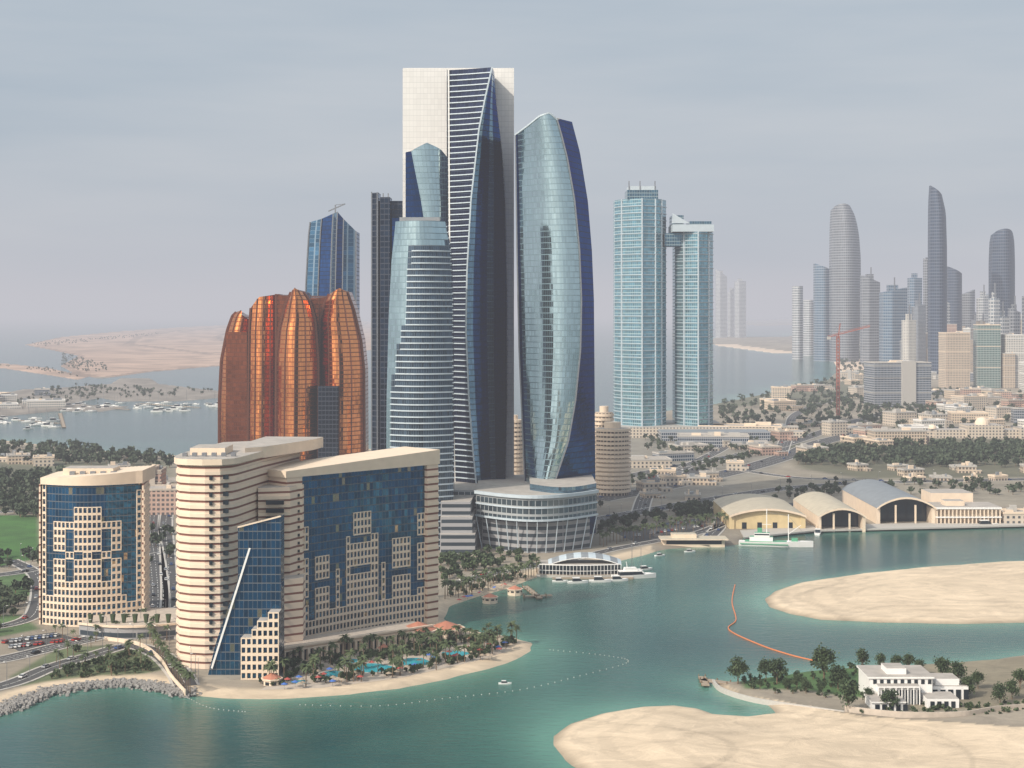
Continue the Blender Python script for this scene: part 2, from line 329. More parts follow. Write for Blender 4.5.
b.inputs['Roughness'].default_value=.13; b.inputs['IOR'].default_value=1.33; b.inputs['Specular IOR Level'].default_value=.36
mp=N(nt,'ShaderNodeMapping'); mp.inputs['Scale'].default_value=(.7,1.5,1); mp.inputs['Rotation'].default_value=(0,0,.4); nt.links.new(g.outputs['Position'],mp.inputs[0])
n1=N(nt,'ShaderNodeTexNoise'); n1.inputs['Scale'].default_value=.2; n1.inputs['Detail'].default_value=7; n1.inputs['Roughness'].default_value=.62; nt.links.new(mp.outputs[0],n1.inputs['Vector'])
bp=N(nt,'ShaderNodeBump'); bp.inputs['Distance'].default_value=.8; bp.inputs['Strength'].default_value=.5; nt.links.new(n1.outputs['Fac'],bp.inputs['Height']); nt.links.new(bp.outputs[0],b.inputs['Normal'])
me=npmesh('water',np.stack([GX,GY,GX*0],-1).reshape(-1,3),fw,m)
ca=me.attributes.new('Shal','FLOAT','POINT'); ca.data.foreach_set('value',sh.astype(np.float32).ravel())
linko('water',me)
# ------------------------------------------------------------ towers
mb=MB(); mb.box(wx(403,1140),wx(514,1140),1140,1162,0,wz(68,1140),'conc','roof')
mb.box(wx(403,1140),wx(447,1140),1136,1139.9,wz(400,1140),wz(69.5,1140),'conc','roof')
e=empty('concrete_and_glass_skyscraper'); mb.obj('concrete_core',e)
XM=[(69,492),(100,485),(130,479),(200,471),(270,467),(330,466),(400,469),(450,473),(540,482)]
XR=[(69,494),(100,496),(150,502),(200,505),(300,507),(400,507),(560,504)]
XL=[(69,448),(250,449),(560,456)]
zt=wz(69,1100)
def r2(t):
    z=zt*t; y=HZ+(H-z)*F/1100
    xl=wx(itp(XL,y),1105);xm=wx(itp(XM,y),1092);xr=wx(itp(XR,y),1112)
    pts=[(xl,1139.5,z),(xl,1105,z)]
    for i in range(1,5):
        u=i/4; pts.append((xl+(xm-xl)*u,1105-13*u**1.2,z))
    for i in range(1,7):
        u=i/6; pts.append((xm+(xr-xm)*u,1092+20*u**1.3,z))
    pts.append((xr+.5,1139.5,z)); return pts
mb=MB(); mb.loft(r2,83,['stripe']*5+['silver3']+['blue']*2+['silver3']+['blue']*3+['conc'])
mb.obj('glass_body',e)
mb=MB()
for k in range(1,83):
    mb.ledge(r2(k/83)[1:6],.7,.7,'paleb')
for k in range(83):
    a=r2(k/83)[5];b=r2((k+1)/83)[5]; mb.beam((a[0],a[1]-.8,a[2]),(b[0],b[1]-.8,b[2]),1.,'paleb')
    a=r2(k/83)[1];b=r2((k+1)/83)[1]; mb.beam((a[0]+.4,a[1]-.8,a[2]),(b[0]+.4,b[1]-.8,b[2]),1.0,'whitep')
mb.obj('balcony_slabs',e)
e=empty('curved_sail_skyscraper')
XL5=[(115,515),(250,517),(350,519),(490,525)]
XM5=[(115,555),(140,562),(160,567),(200,574),(250,579),(300,581),(350,580),(400,575),(440,568),(490,551)]
XR5=[(115,571),(150,580),(200,588),(250,592),(300,594),(560,596)]
NT=[(0,133),(.3,126),(.6,118),(.85,115),(1,122)]
def r5(t):
    pts=[]
    for i in range(0,19):
        u=i/18; ytop=itp(NT,u); z=wz(ytop,1075)*t; y=HZ+(H-z)*F/1075
        xl=wx(itp(XL5,y),1085);xm=wx(itp(XM5,y),1072)
        pts.append((xl+(xm-xl)*u,1088-26*math.sin(u*math.pi*.62)**.9,z))
    for i in range(1,6):
        u=i/5; z=wz(122-2*u,1085)*t; y=HZ+(H-z)*F/1080
        xm=wx(itp(XM5,y),1072);xr=wx(itp(XR5,y),1095)
        pts.append((xm+(xr-xm)*u,pts[18][1]+32*u,z))
    z=pts[-1][2]; pts.append((pts[-1][0]-6,1125,z)); pts.append((pts[0][0]+2,1125,wz(133,1085)*t))
    return pts
mb=MB(); mb.loft(r5,74,lambda i,t:'silver' if 0<i<18 else 'blue'); mb.obj('glass_sail',e)
mb=MB()
for k in range(74):
    for i in (0,18):
        a=r5(k/74)[i];b=r5((k+1)/74)[i]; mb.beam((a[0],a[1]-.5,a[2]),(b[0],b[1]-.5,b[2]),.9,'steel')
for i in range(18): mb.beam(r5(1)[i],r5(1)[i+1],1.0,'paleb')
mb.obj('edge_trim',e)
e=empty('curved_residential_skyscraper')
XL3=[(222,395),(260,391),(320,388),(400,386),(560,385)];XR3=[(222,445),(250,450),(300,452),(560,453)]
XB3=[(222,446),(249,446),(251,409),(320,404),(370,394),(420,388),(560,387)]
zt3=wz(221,1020)
def r3(t,n=14):
    z=zt3*t;y=HZ+(H-z)*F/1015; xl=wx(itp(XL3,y),1020);xr=wx(itp(XR3,y),1020); pts=[(xl,1052,z)]
    for i in range(n+1):
        u=i/n; pts.append((xl+(xr-xl)*u,1028-14*math.sin(math.pi*(.08+.8*u)),z))
    pts.append((xr,1052,z)); return pts
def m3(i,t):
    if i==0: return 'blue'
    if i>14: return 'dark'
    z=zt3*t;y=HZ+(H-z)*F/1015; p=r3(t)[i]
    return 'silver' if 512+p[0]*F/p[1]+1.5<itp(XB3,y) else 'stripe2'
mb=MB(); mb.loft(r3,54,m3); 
mb.box(wx(400,1035),wx(440,1035),1030,1048,zt3,zt3+3,'greyr'); mb.obj('glass_body',e)
mb=MB()
for k in range(1,54):
    t=k/54; z=zt3*t;y=HZ+(H-z)*F/1015; xb=itp(XB3,y)
    pp=[p for p in r3(t)[1:16] if 512+p[0]*F/p[1]>=xb-.5]
    if len(pp)>1: mb.ledge(pp,1.0,.75,'paleb')
mb.obj('balcony_slabs',e)
e=empty('dark_glass_skyscraper')
mb=MB(); zt=wz(202,1160)
mb.prism([(wx(373,1150),1150),(wx(384,1150),1144),(wx(384,1150),1148),(wx(428,1150),1148),(wx(428,1150),1185),(wx(373,1150),1185)],0,zt,'dark','roof')
mb.prism([(wx(372,1150),1149),(wx(379,1150),1145),(wx(379,1150),1165),(wx(372,1150),1165)],0,wz(193,1150),'dark','roof')
mb.prism([(wx(381,1150),1141),(wx(391,1150),1140),(wx(391,1150),1160),(wx(381,1150),1160)],0,wz(198,1150),'dark','roof')
mb.prism([(wx(393,1150),1141),(wx(428,1150),1141),(wx(428,1150),1147),(wx(393,1150),1147)],0,wz(219,1150),'blue','roof')
for px in (372.5,378,384,389): mb.beam((wx(px,1150),1143,0),(wx(px,1150),1143,wz(190+px%5,1150)),.8,'steel')
mb.box(wx(405,1150),wx(426,1150),1152,1175,zt,zt+7,'dark','roof'); mb.obj('tower_body',e)
e=empty('slender_sail_skyscraper')
XM4=[(143,410),(160,413),(200,421),(260,430)]
Y4=1112
def r4c(t):
    pts=[]; y0=Y4
    for i in range(4):
        u=i/3; z=wz(152,y0+4)*t;y=HZ+(H-z)*F/y0; pts.append((wx(405,y0)+(wx(itp(XM4,y),y0)-wx(405,y0))*u,y0+6-8*u,z))
    for i in range(1,12):
        u=i/11; z=wz(itp([(0,151),(.45,143),(.8,149),(1,158)],u),y0)*t;y=HZ+(H-z)*F/y0; a=wx(itp(XM4,y),y0);b_=wx(448,y0); pts.append((a+(b_-a)*u,y0-2-4*math.sin(u*2.6)+6*u,z))
    pts.append((pts[-1][0],y0+20,z)); pts.append((pts[0][0],y0+20,z)); return pts
mb=MB(); mb.loft(r4c,70,['blue']*3+['silver']*11+['blue']*3); mb.obj('glass_sail',e)
e=empty('slanted_top_skyscraper')
XL1=[(210,309),(235,306),(290,303),(500,302)]
def r1(t):
    pts=[]
    for u,yt in ((0,221),(.25,218),(.5,213),(.62,212),(.75,219),(1,231)):
        z=wz(yt,1500)*t; y=HZ+(H-z)*F/1500; a=wx(itp(XL1,y),1500);b_=wx(355.5,1500); pts.append((a+(b_-a)*u,1500+(8 if u<.6 else -3)+18*abs(u-.55),z))
    pts.append((pts[-1][0],1540,z));pts.append((pts[0][0],1540,wz(221,1500)*t)); return pts
mb=MB(); mb.loft(r1,68,['t1','blue','silver3','blue','t1','dark','dark','dark'])
for i in range(6):
    for k in range(20):
        a=r1(k/20)[i];b=r1((k+1)/20)[i]; mb.beam((a[0],a[1]-.6,a[2]),(b[0],b[1]-.6,b[2]),1.,'steel')
zc=wz(212,1500); mb.beam((wx(333,1500),1520,zc-4),(wx(333,1500),1520,zc+8),1.2,'steel'); mb.beam((wx(326,1500),1520,zc+2),(wx(343,1500),1520,zc+9),1.1,'steel'); mb.beam((wx(333,1500),1520,zc+8),(wx(343,1500),1520,zc+9),.5,'steel')
mb.obj('glass_body',e)
e=empty('copper_glass_hotel')
def petal(nm,Yc,xlt,xrt,tops,bul,dep,mats=('copper','copperd')):
    n=12
    def r(t):
        pts=[]
        for i in range(n+1):
            u=i/n; z=wz(itp(tops,u),Yc)*t; y=HZ+(H-z)*F/Yc; a=wx(itp(xlt,y),Yc);b_=wx(itp(xrt,y),Yc)
            pts.append((a+(b_-a)*u,Yc-bul*math.sin(math.pi*u)*(1-.35*t**2)+4*u,z))
        pts.append((pts[-1][0],Yc+dep,pts[-1][2]));pts.append((pts[0][0],Yc+dep,pts[0][2])); return pts
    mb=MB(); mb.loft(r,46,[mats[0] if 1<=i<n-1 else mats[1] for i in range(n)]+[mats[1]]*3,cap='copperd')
    for k in range(46):
        for i in (0,n):
            a=r(k/46)[i];b=r((k+1)/46)[i]; mb.beam((a[0],a[1]-.6,a[2]),(b[0],b[1]-.6,b[2]),1.6,'coppers')
        for i in (3,6,9):
            a=r(k/46)[i];b=r((k+1)/46)[i]; mb.beam((a[0],a[1]-.3,a[2]),(b[0],b[1]-.3,b[2]),.8,'coppers')
    mb.obj(nm,e)
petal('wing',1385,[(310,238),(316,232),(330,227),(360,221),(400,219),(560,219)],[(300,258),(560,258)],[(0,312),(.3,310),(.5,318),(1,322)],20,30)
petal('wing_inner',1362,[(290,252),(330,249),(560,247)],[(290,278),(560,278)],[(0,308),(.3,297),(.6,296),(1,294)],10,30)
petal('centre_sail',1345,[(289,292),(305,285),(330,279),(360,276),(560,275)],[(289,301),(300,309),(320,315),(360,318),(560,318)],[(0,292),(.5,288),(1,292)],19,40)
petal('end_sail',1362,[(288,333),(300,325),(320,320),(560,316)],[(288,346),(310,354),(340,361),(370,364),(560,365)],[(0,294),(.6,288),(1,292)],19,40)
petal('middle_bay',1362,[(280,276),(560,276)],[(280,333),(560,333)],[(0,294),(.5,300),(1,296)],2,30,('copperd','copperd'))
mb=MB(); 
mb.box(wx(318,1340),wx(338,1340),1340,1360,0,wz(386,1340),'dark','copperd'); mb.box(wx(226,1362),wx(247,1362),1362,1380,0,wz(332,1362),'copperd')
mb.obj('recessed_bays',e)
e=empty('curved_glass_podium')
mt['lattice']=facade('podium_lattice',(.09,.13,.16),(.34,.36,.37),4,5,.12,.3,.7,.15,.4,.03,.2)
mt['bands']=facade('podium_bands',(.06,.08,.10),(.30,.30,.31),30,4.5,.02,.5,.5,.3,.2,0.)
def arc(x0,x1,yc,b,n=24,sk=0): return [(x0+(x1-x0)*i/n,yc-b*math.sin(math.pi*i/n)+sk*i/n) for i in range(n+1)]
A=arc(wx(482,1025),wx(590,1025),1028,22)
mb=MB(); mb.prism(A+[(wx(590,1025),1080),(wx(482,1025),1080)],0,22,'bands','roof')
A2=arc(wx(476,1025),wx(597,1030),1028,30,sk=4)
mb.prism(A2+[(wx(597,1025),1100),(wx(476,1025),1100)],22,38,'lattice','roof')
for z,hh,o in ((22,1.2,1.2),(30,.8,.8),(36.5,2.,1.6)): mb.ledge([(x,y,z) for x,y in A2],o,hh,'paleb')
A3=arc(wx(530,1030),wx(597,1030),1034,22,sk=4); mb.prism(A3+[(wx(597,1025),1098),(wx(530,1025),1098)],38,42,'silver3','roof')
for i in range(0,25,2): mb.beam((A[i][0],A[i][1]-.8,1),(A2[i][0],A2[i][1]-.3,22),.6,'paleb')
mb.obj('curved_drum',e)
mb=MB()
for j,(a,b_,zb,zt_) in enumerate(((440,475,0,14),(440,472,14,24),(440,470,24,33))):
    mb.prism([(wx(a,1000),1000+j*6),(wx(b_,1000),1000+j*6),(wx(b_,1000)+2,1060),(wx(a,1000),1060)],zb,zt_,'bands','roof')
mb.box(wx(380,1010),wx(475,1010),1020,1100,0,20,'bands','roof')
mb.box(wx(452,1050),wx(540,1050),1050,1150,0,36,'lattice','roof'); mb.obj('terraced_base',e)
def banded(px0,px1,yt,Yc,nm='banded_apartment_tower'):
    mb=MB(); cx=wx((px0+px1)/2,Yc); r=(px1-px0)/2*Yc/F; zt=wz(yt,Yc); n=20
    mb.cyl(cx,Yc,r*.88,0,zt,'beige',n,top='roof'); z=4
    mb.cyl(cx,Yc,r*.45,zt,zt+5,'creamp',n)
    while z<zt:
        mb.cyl(cx,Yc,r,z,z+2.1,'creamp',n); mb.face([(cx+r*math.cos(-2*math.pi*i/n),Yc+r*math.sin(-2*math.pi*i/n),z) for i in range(n)],'creamp'); z+=3.6
    mb.obj(nm)
banded(502,524,421,1330); banded(594,631,428,1330); banded(594,614,412,1350)
e=empty('twin_skyscrapers_with_skybridge')
Yt=1960
mb=MB()
za=wz(199,Yt)
def rect(pxa,pxb,ya,yb): return [(wx(pxa,Yt),ya),(wx(pxb,Yt),ya),(wx(pxb,Yt),yb),(wx(pxa,Yt),yb)]
ring1=[(wx(616,Yt),1985),(wx(622,Yt),1968),(wx(641,Yt),1945),(wx(655,Yt),1955),(wx(662,Yt),1964),(wx(668,Yt),1985),(wx(668,Yt),2015),(wx(616,Yt),2015)]
mb.prism(ring1,0,za,'teal','roof')
mb.prism(rect(627,658,1958,2000),za,wz(190,Yt),'teald','roof'); mb.prism(rect(629,656,1960,1998),wz(190,Yt),wz(186,Yt),'paleb','roof')
for px in (629,640,655): mb.beam((wx(px,Yt),1960,wz(190,Yt)),(wx(px,Yt),1960,wz(181,Yt)),1.2,'steel')
zb_=wz(232,Yt)
ring2=[(wx(677,Yt),1985),(wx(684,Yt),1962),(wx(697,Yt),1948),(wx(709,Yt),1962),(wx(715,Yt),1980),(wx(715,Yt),2015),(wx(677,Yt),2015)]
mb.prism(ring2,0,zb_,'teal','roof')
mb.prism(rect(672,713,1950,2005),zb_,wz(225,Yt),'paleb','roof'); mb.prism(rect(673,684,1965,2005),wz(225,Yt),wz(215,Yt),'teald','roof'); mb.prism(rect(690,712,1965,2005),wz(225,Yt),wz(221,Yt),'teald','roof')
mb.face([(wx(672,Yt),1964,wz(223,Yt)),(wx(690,Yt),1964,wz(223,Yt)),(wx(673,Yt),1964,wz(213,Yt))],'paleb')
mb.prism(rect(665,684,1966,1990),wz(246,Yt),wz(233,Yt),'teald','roof')
mb.obj('towers',e)
mb=MB()
z=5
while z<za-2:
    mb.ledge([(a,b_,z) for a,b_ in ring1[:6]],1.0,.8,'paleb')
    if z<zb_-2: mb.ledge([(a,b_,z) for a,b_ in ring2[:5]],1.0,.8,'paleb')
    z+=8.4
for a,b_ in ring1[1:5]: mb.beam((a,b_-.5,0),(a,b_-.5,za),1.6,'paleb')
for a,b_ in ring2[1:4]: mb.beam((a,b_-.5,0),(a,b_-.5,zb_),1.6,'paleb')
mb.obj('facade_bands',e)
mb=MB(); mb.prism(rect(610,725,1925,2060),0,14,'lowr','roof'); mb.prism(rect(655,760,1880,1925),0,12,'greyb','greyr'); mb.obj('podium',e)
def rnd_tower(name,px0,px1,yt,Yc,mat,taper=None,slant=0,round_=False,lean=0,boxy=False):
    zt=wz(yt,Yc)
    def r(t):
        z=zt*t; s=1. if taper is None else itp(taper,t)
        a=wx(px0,Yc);b_=wx(px1,Yc);w0=(b_-a)/2;c=(a+b_)/2+lean*w0*(1-s);w=w0*s; n=12;pts=[]
        for i in range(n+1):
            u=i/n; x=c-w+2*w*u; zz=z+(slant*(u-.5)*Yc/F)*t
            if round_: zz=min(zz, (zt-(1-math.sqrt(max(0,1-(2*u-1)**2)))*w*.6)*t)
            pts.append((x,Yc-(w*.8*math.sin(math.pi*u) if not boxy else w*(.6-abs(u-.35)*.8)),zz))
        pts.append((c+w,Yc+w,pts[-1][2]));pts.append((c-w,Yc+w,pts[0][2]));return pts
    mb=MB(); mb.loft(r,24,[mat]*15,cap=mat)
    if boxy:
        x=wx((px0+px1)/2,Yc); w=(px1-px0)*Yc/F
        mb.box(x-w*.25,x+w*.15,Yc,Yc+w*.3,zt-2,zt+14,mat,'roof')
        if random.random()<.5: mb.beam((x,Yc,zt),(x,Yc,zt+34),3,'steel')
    mb.obj(name)
for k_,a in dict(fs=((.26,.30,.34),(.46,.46,.46)),fd=((.02,.045,.09),(.06,.08,.12)),fb=((.04,.12,.22),(.20,.24,.28)),fg=((.12,.14,.17),(.23,.24,.26))).items():
    mt[k_]=facade('skyline_'+k_,a[0],a[1],6,8,.2,.35,.6,.25,.4,.02)
rnd_tower('curved_landmark_tower',832,861,204,4900,'fg',[(0,.92),(.4,1),(.7,.99),(.85,.93),(.95,.82),(1,.66)],round_=True,lean=-.9)
rnd_tower('slender_landmark_tower',930,947,190,3900,'fd',[(0,1),(.7,1),(.9,.93),(1,.66)],slant=-9,lean=-.8)
rnd_tower('rounded_dark_tower',992,1015,229,4100,'fd',[(0,1),(.8,1),(.95,.95),(1,.85)],round_=True)
for a in ((793,803,286,5200,'fs'),(804,814,300,5600,'fs'),(815,832,267,5000,'fb'),(862,880,279,4600,'fg'),(882,907,290,4300,'fb'),(903,916,320,3600,'white'),(909,922,278,4800,'fb'),(948,962,270,4500,'fd'),(962,975,292,5000,'fg'),(978,990,296,4800,'fs'),(716,727,273,9500,'fs'),(735,746,281,9500,'fs'),(728,734,290,9800,'fs'),(924,931,262,4900,'fg'),(938,950,300,4400,'fs'),(1000,1012,300,4600,'fs')):
    rnd_tower('skyline_tower',a[0],a[1],a[2],a[3],a[4],None,random.choice((-7,0,5)),boxy=random.random()<.6)
for i in range(34):
    px=random.uniform(858,1110); Yc=random.uniform(3500,6200); w_=random.uniform(6,15)
    rnd_tower('skyline_tower',px,px+w_,random.uniform(292,326),Yc,random.choice(('fs','fb','fg','fd','white','beige','greyb')),None,random.choice((-4,0,0,3)),boxy=True)
def bld(name,px,py,w,d,h,mat,rot=0,z0=0):
    x,y=P(px,py,LZ); mb=MB(); mb.obox(x,y+d/2,w,d,z0,h,rot,mat,'roof')
    tm={'greyb':'kerb','white':'whitep','pink':'pave'}.get(mat,random.choice(('creamp','kerb')))
    for sx,sy,ww,dd_ in ((0,-.5,w,.5),(0,.5,w,.5),(-.5,0,.5,d),(.5,0,.5,d)):
        ox,oy=sx*w,sy*d; c,s_=math.cos(rot),math.sin(rot)
        mb.obox(x+ox*c-oy*s_,y+d/2+ox*s_+oy*c,ww+.3,dd_+.3,h-.3,h+1.2,rot,tm)
    for i in range(random.randint(2,5)):
        ox,oy=random.uniform(-.35,.35)*w,random.uniform(-.3,.3)*d; c,s_=math.cos(rot),math.sin(rot)
        mb.obox(x+ox*c-oy*s_,y+d/2+ox*s_+oy*c,w*random.uniform(.08,.25),d*random.uniform(.1,.25),h,h+random.uniform(1.5,4.5),rot,random.choice(('kerb','creamp','greyr')))
    if h>22:
        for fr in (.33,.66,.93): mb.obox(x,y+d/2,w+1,d+1,h*fr,h*fr+1,rot,tm)
        if random.random()<.5: mb.obox(x+w*.1,y+d/2-1,w*.25,d+1.5,0,h+3,rot,tm)
    if h<20 and random.random()<.6: mb.obox(x+w*.5,y+d*.2,w*.5,d*.8,0,h*.6,rot,mat,'roof')
    mb.obj(name)
hm=['beige','white','pink','greyb','white','beige','greenb','fb','beige']
for i in range(180):
    py=random.triangular(333,392,350); px=random.uniform(max(862,905-(py-333)*.2),1180)
    if py>372 and px<940: continue
    Yc=F*H/(py-HZ); top=random.gauss(322,12)+(py-345)*.55
    h=min(max(20,wz(top,Yc)),140 if py<380 else 70)
    bld('apartment_block',px,py,random.uniform(20,46),random.uniform(20,40),h,random.choice(hm),random.uniform(-.5,.5))
bld('white_apartment_tower',957,388,50,40,wz(333,3200),'beige',.1); bld('green_glass_tower',990,388,46,40,wz(325,3200),'greenb',-.1); bld('beige_apartment_tower',1015,388,36,40,wz(335,3200),'white',.05)
bld('blue_office_block',901,407,94,50,wz(363,2550),'greyb',.12)
bld('white_apartment_tower',1040,395,50,40,60,'white')
def poly_pts(pts,n):
    w=W(pts); lo=w.min(0);hi=w.max(0); out=[]
    while len(out)<n:
        x=rng.uniform(lo[0],hi[0],n*4);y=rng.uniform(lo[1],hi[1],n*4); s=sdf(x,y,w)>0
        out+=list(zip(x[s],y[s]))
    return out[:n]
def lowz(pts,n,hs,ws,mats,nm='low_rise_building'):
    used=[]
    for x,y in poly_pts(pts,n):
        if any((x-a)**2+(y-b_)**2<(ws[1]*.8)**2 for a,b_ in used): continue
        used.append((x,y)); py=HZ+F*H/y; px=512+x*F/y
        bld(nm,px,py,random.uniform(*ws),random.uniform(*ws)*.8,random.uniform(*hs),random.choice(mats),random.choice((.3,.35,.28,-.1)))
lowz([(940,392),(1150,392),(1150,438),(800,438),(860,425),(940,420)],64,(8,22),(20,50),['lowr','beige','white','lowr','pink','greyb'])
lowz([(640,440),(800,425),(930,428),(930,448),(780,460),(650,462)],20,(6,12),(18,44),['lowr','beige','greyb','pink'])
lowz([(820,375),(935,372),(940,400),(760,415)],22,(8,24),(22,46),['white','beige','lowr','pink'])
lowz([(-250,455),(150,462),(150,485),(-250,480)],22,(5,10),(16,30),['lowr','beige','pink'])
lowz([(60,485),(172,478),(172,505),(150,510)],6,(8,16),(20,30),['pink','lowr'])
lowz([(600,468),(740,466),(720,500),(600,505)],9,(4,9),(12,24),['lowr','beige'])
lowz([(-100,399),(20,396),(50,395),(50,408),(-100,412)],24,(6,16),(25,60),['lowr','white','greyb'],'marina_building')
lowz([(830,470),(1040,468),(1040,484),(830,484)],14,(4,8),(12,22),['lowr','beige'])
bld('pink_palace_block',158,515,26,30,20,'pink',.05); bld('pink_palace_block',150,505,16,24,28,'pink',.05)
e=empty('domed_palace'); x,y=P(985,438,LZ); mb=MB()
mb.box(x-60,x+60,y,y+30,0,11,'lowr','roof'); mb.box(x-22,x+22,y-4,y+34,0,17,'lowr','roof'); mb.box(x+40,x+75,y-6,y+20,0,14,'lowr','roof'); mb.box(x-90,x-50,y+6,y+30,0,9,'lowr','roof')
for ox,r in ((0,9),(55,6),(-60,5)):
    for k in range(5):
        a=math.pi/2*k/5;b_=math.pi/2*(k+1)/5; zb=17 if ox==0 else 12
        mb.cyl(x+ox,y+12,r*math.cos(a),zb+r*math.sin(a),zb+r*math.sin(b_),'creamp',14,r2=r*math.cos(b_)+.01)
mb.obj('palace_block',e)
bld('long_white_hall',715,447,80,40,13,'greyb',-.1); bld('long_white_hall',640,468,60,30,9,'lowr',.1); bld('office_hall',742,437,100,40,14,'lowr',-.15); bld('beige_office_block',900,446,60,30,18,'beige',.05)
def hangar(name,pxa,pxb,pyb,ztop,zs,mat,open_=False,dep=60,roofm='greyr'):
    x0,Yb=P(pxa,pyb,LZ); x1=P(pxb,pyb,LZ)[0]; n=12; e=empty(name); mb=MB()
    prof=[(x0+(x1-x0)*i/n, zs+(ztop-zs)*math.sin(math.pi*i/n)**.8) for i in range(n+1)]
    for i in range(n):
        a=prof[i];b_=prof[i+1]
        mb.face([(a[0],Yb-2,a[1]),(b_[0],Yb-2,b_[1]),(b_[0],Yb+dep,b_[1]),(a[0],Yb+dep,a[1])],roofm)
        mb.face([(a[0],Yb-2,a[1]-1.4),(b_[0],Yb-2,b_[1]-1.4),(b_[0],Yb-2,b_[1]),(a[0],Yb-2,a[1])],'creamp')
    mb.obj('roof',e); mb=MB()
    w=(x1-x0)
    mb.box(x0+.3,x0+w*.07,Yb,Yb+dep-.5,0,zs-.1,mat); mb.box(x1-w*.07,x1-.3,Yb,Yb+dep-.5,0,zs-.1,mat)
    if open_: 
        mb.xz([(x0+w*.07,1.6),(x1-w*.07,1.6),(x1-w*.07,zs)]+[(p[0],p[1]-1.4) for p in prof[-2:0:-1]]+[(x0+w*.07,zs)],Yb+14,Yb+14.5,'darkp')
        for u in (.33,.66): mb.box(x0+w*u-.6,x0+w*u+.6,Yb,Yb+1,0,zs+2,'creamp')
    else:
        mb.xz([(x0+w*.07,0),(x1-w*.07,0),(x1-w*.07,zs)]+[(p[0],p[1]-1.4) for p in prof[-2:0:-1]]+[(x0+w*.07,zs)],Yb+1,Yb+1.5,mat)
        for u in (.2,.4,.6,.8): mb.box(x0+w*u-1.6,x0+w*u+1.6,Yb+.8,Yb+.95,1.6,6,'darkp')
    mb.obj('walls',e)
mt['sandroof']=plain('sand_roof',(.46,.41,.32),.8,0,.14,.2)
hangar('arched_boat_hangar',818,866,530,17,11,'creamp',True,100,'sandroof'); hangar('arched_boat_hangar',876,936,524,21,13,'creamp',True,120)
hangar('ochre_warehouse',729,806,529,16,11,'yel',False,90,'sandroof')
e=empty('colonnaded_harbour_building'); mb=MB(); x0,Yb=P(937,524,LZ); x1=P(1000,524,LZ)[0]
mb.box(x0,x1,Yb+4,Yb+30,0,13,'creamp','roof'); mb.box(x0-1,x1+1,Yb-1,Yb+31,12.2,13.6,'whitep','roof',True); mb.box(x0-1,x1+1,Yb-1,Yb+5,6,6.8,'whitep','whitep',True)
for i in range(17):
    x=x0+(x1-x0)*i/16; mb.box(x-.45,x+.45,Yb-.5,Yb+.4,0,12.1,'creamp')
    if i<16: mb.box(x+.9,x+(x1-x0)/16-.9,Yb+3.8,Yb+3.95,1.8,5,'darkp'); mb.box(x+.9,x+(x1-x0)/16-.9,Yb+3.8,Yb+3.95,7.5,11,'darkp')
mb.box(x0+8,x0+22,Yb+8,Yb+20,13.6,17,'creamp','roof'); mb.box(x0+4,x1-10,Yb+32,Yb+60,0,20,'creamp','roof'); mb.obj('building',e)
bld('beige_quay_building',1022,524,26,20,9,'lowr',0)
e=empty('tower_crane'); mb=MB(); x,y=P(838,422,LZ); h=wz(338,y); z=0; w=1.8
while z<h:
    c=[(x+sx*w,y+sy*w) for sx,sy in ((-1,-1),(1,-1),(1,1),(-1,1))]
    for i in range(4):
        a=c[i];b_=c[(i+1)%4]; mm='rust'
        mb.beam((*a,z),(*a,z+5),.6,mm); mb.beam((*a,z),(*b_,z+5),.4,mm); mb.beam((*b_,z),(*a,z+5),.4,mm)
    z+=5
mb.beam((x,y,h),(x+3,y,h+20),1.2,'rust'); mb.beam((x-14,y,h+1),(x+44,y,h+16),1.2,'rust'); mb.beam((x-14,y,h+3),(x+44,y,h+18),.6,'rust'); mb.beam((x+3,y,h+20),(x+40,y,h+16),.35,'steel'); mb.beam((x+3,y,h+20),(x-14,y,h+2),.35,'steel'); mb.box(x-15,x-10,y-1.5,y+1.5,h-2,h+2,'kerb',None,True)
mb.obj('mast_and_jib',e)
# ------------------------------------------------------------ BEIGE HOTEL
e=empty('curved_cream_hotel')
YA=777;xa=wx(43,YA);xb=wx(139,YA); nA=22
A=[(xa+(xb-xa)*i/nA, YA-9*math.sin(math.pi*i/nA)+5*(i/nA)) for i in range(nA+1)]
zt=wz(484,YA)
mb=MB(); mb.prism(A+[(xb-3,YA+30),(xa+1,YA+26)],0,zt,'blueh','roof')
mb.obj('glass_body',e)
mb=MB(); fh=3.6; nv=int(zt/fh)
def patA(i,k):
    if i in (0,): return True
    if i>=19: return k<3 or (i==21 and k<nv-1)
    if k>=nv-3: return False
    if i in (1,2,18): return k<4
    if i in (6,7,14,15): return k<6 or (k%4==1)
    if k in (9,) and i not in (10,11): return False
    return not (k>nv-6 and i in (3,4,5,16,17))
mb.cells(A,1.5,fh,nv,patA,'creamp',.6,.15,.2)
xo=[(x+(-.9 if i==0 else .9 if i==nA else 0),y-1.4,zt) for i,(x,y) in enumerate(A)]
tt=lambda i:zt+3.2+3.0*(i/nA)
for k in range(nA):
    a=xo[k];b_=xo[k+1]
    mb.face([a,b_,(b_[0],b_[1],tt(k+1)),(a[0],a[1],tt(k))],'creamp'); mb.face([(a[0],a[1],tt(k)),(b_[0],b_[1],tt(k+1)),(b_[0]*1,YA+32,tt(k+1)),(a[0],YA+28,tt(k))],'creamp')
    mb.face([A[k]+(zt,),A[k+1]+(zt,),b_,a],'creamp')
mb.face([xo[-1],(xo[-1][0],YA+32,zt),(xo[-1][0],YA+32,tt(nA)),(*xo[-1][:2],tt(nA))],'creamp'); mb.face([xo[0],(xo[0][0],YA+28,zt),(xo[0][0],YA+28,tt(0)),(*xo[0][:2],tt(0))],'creamp')
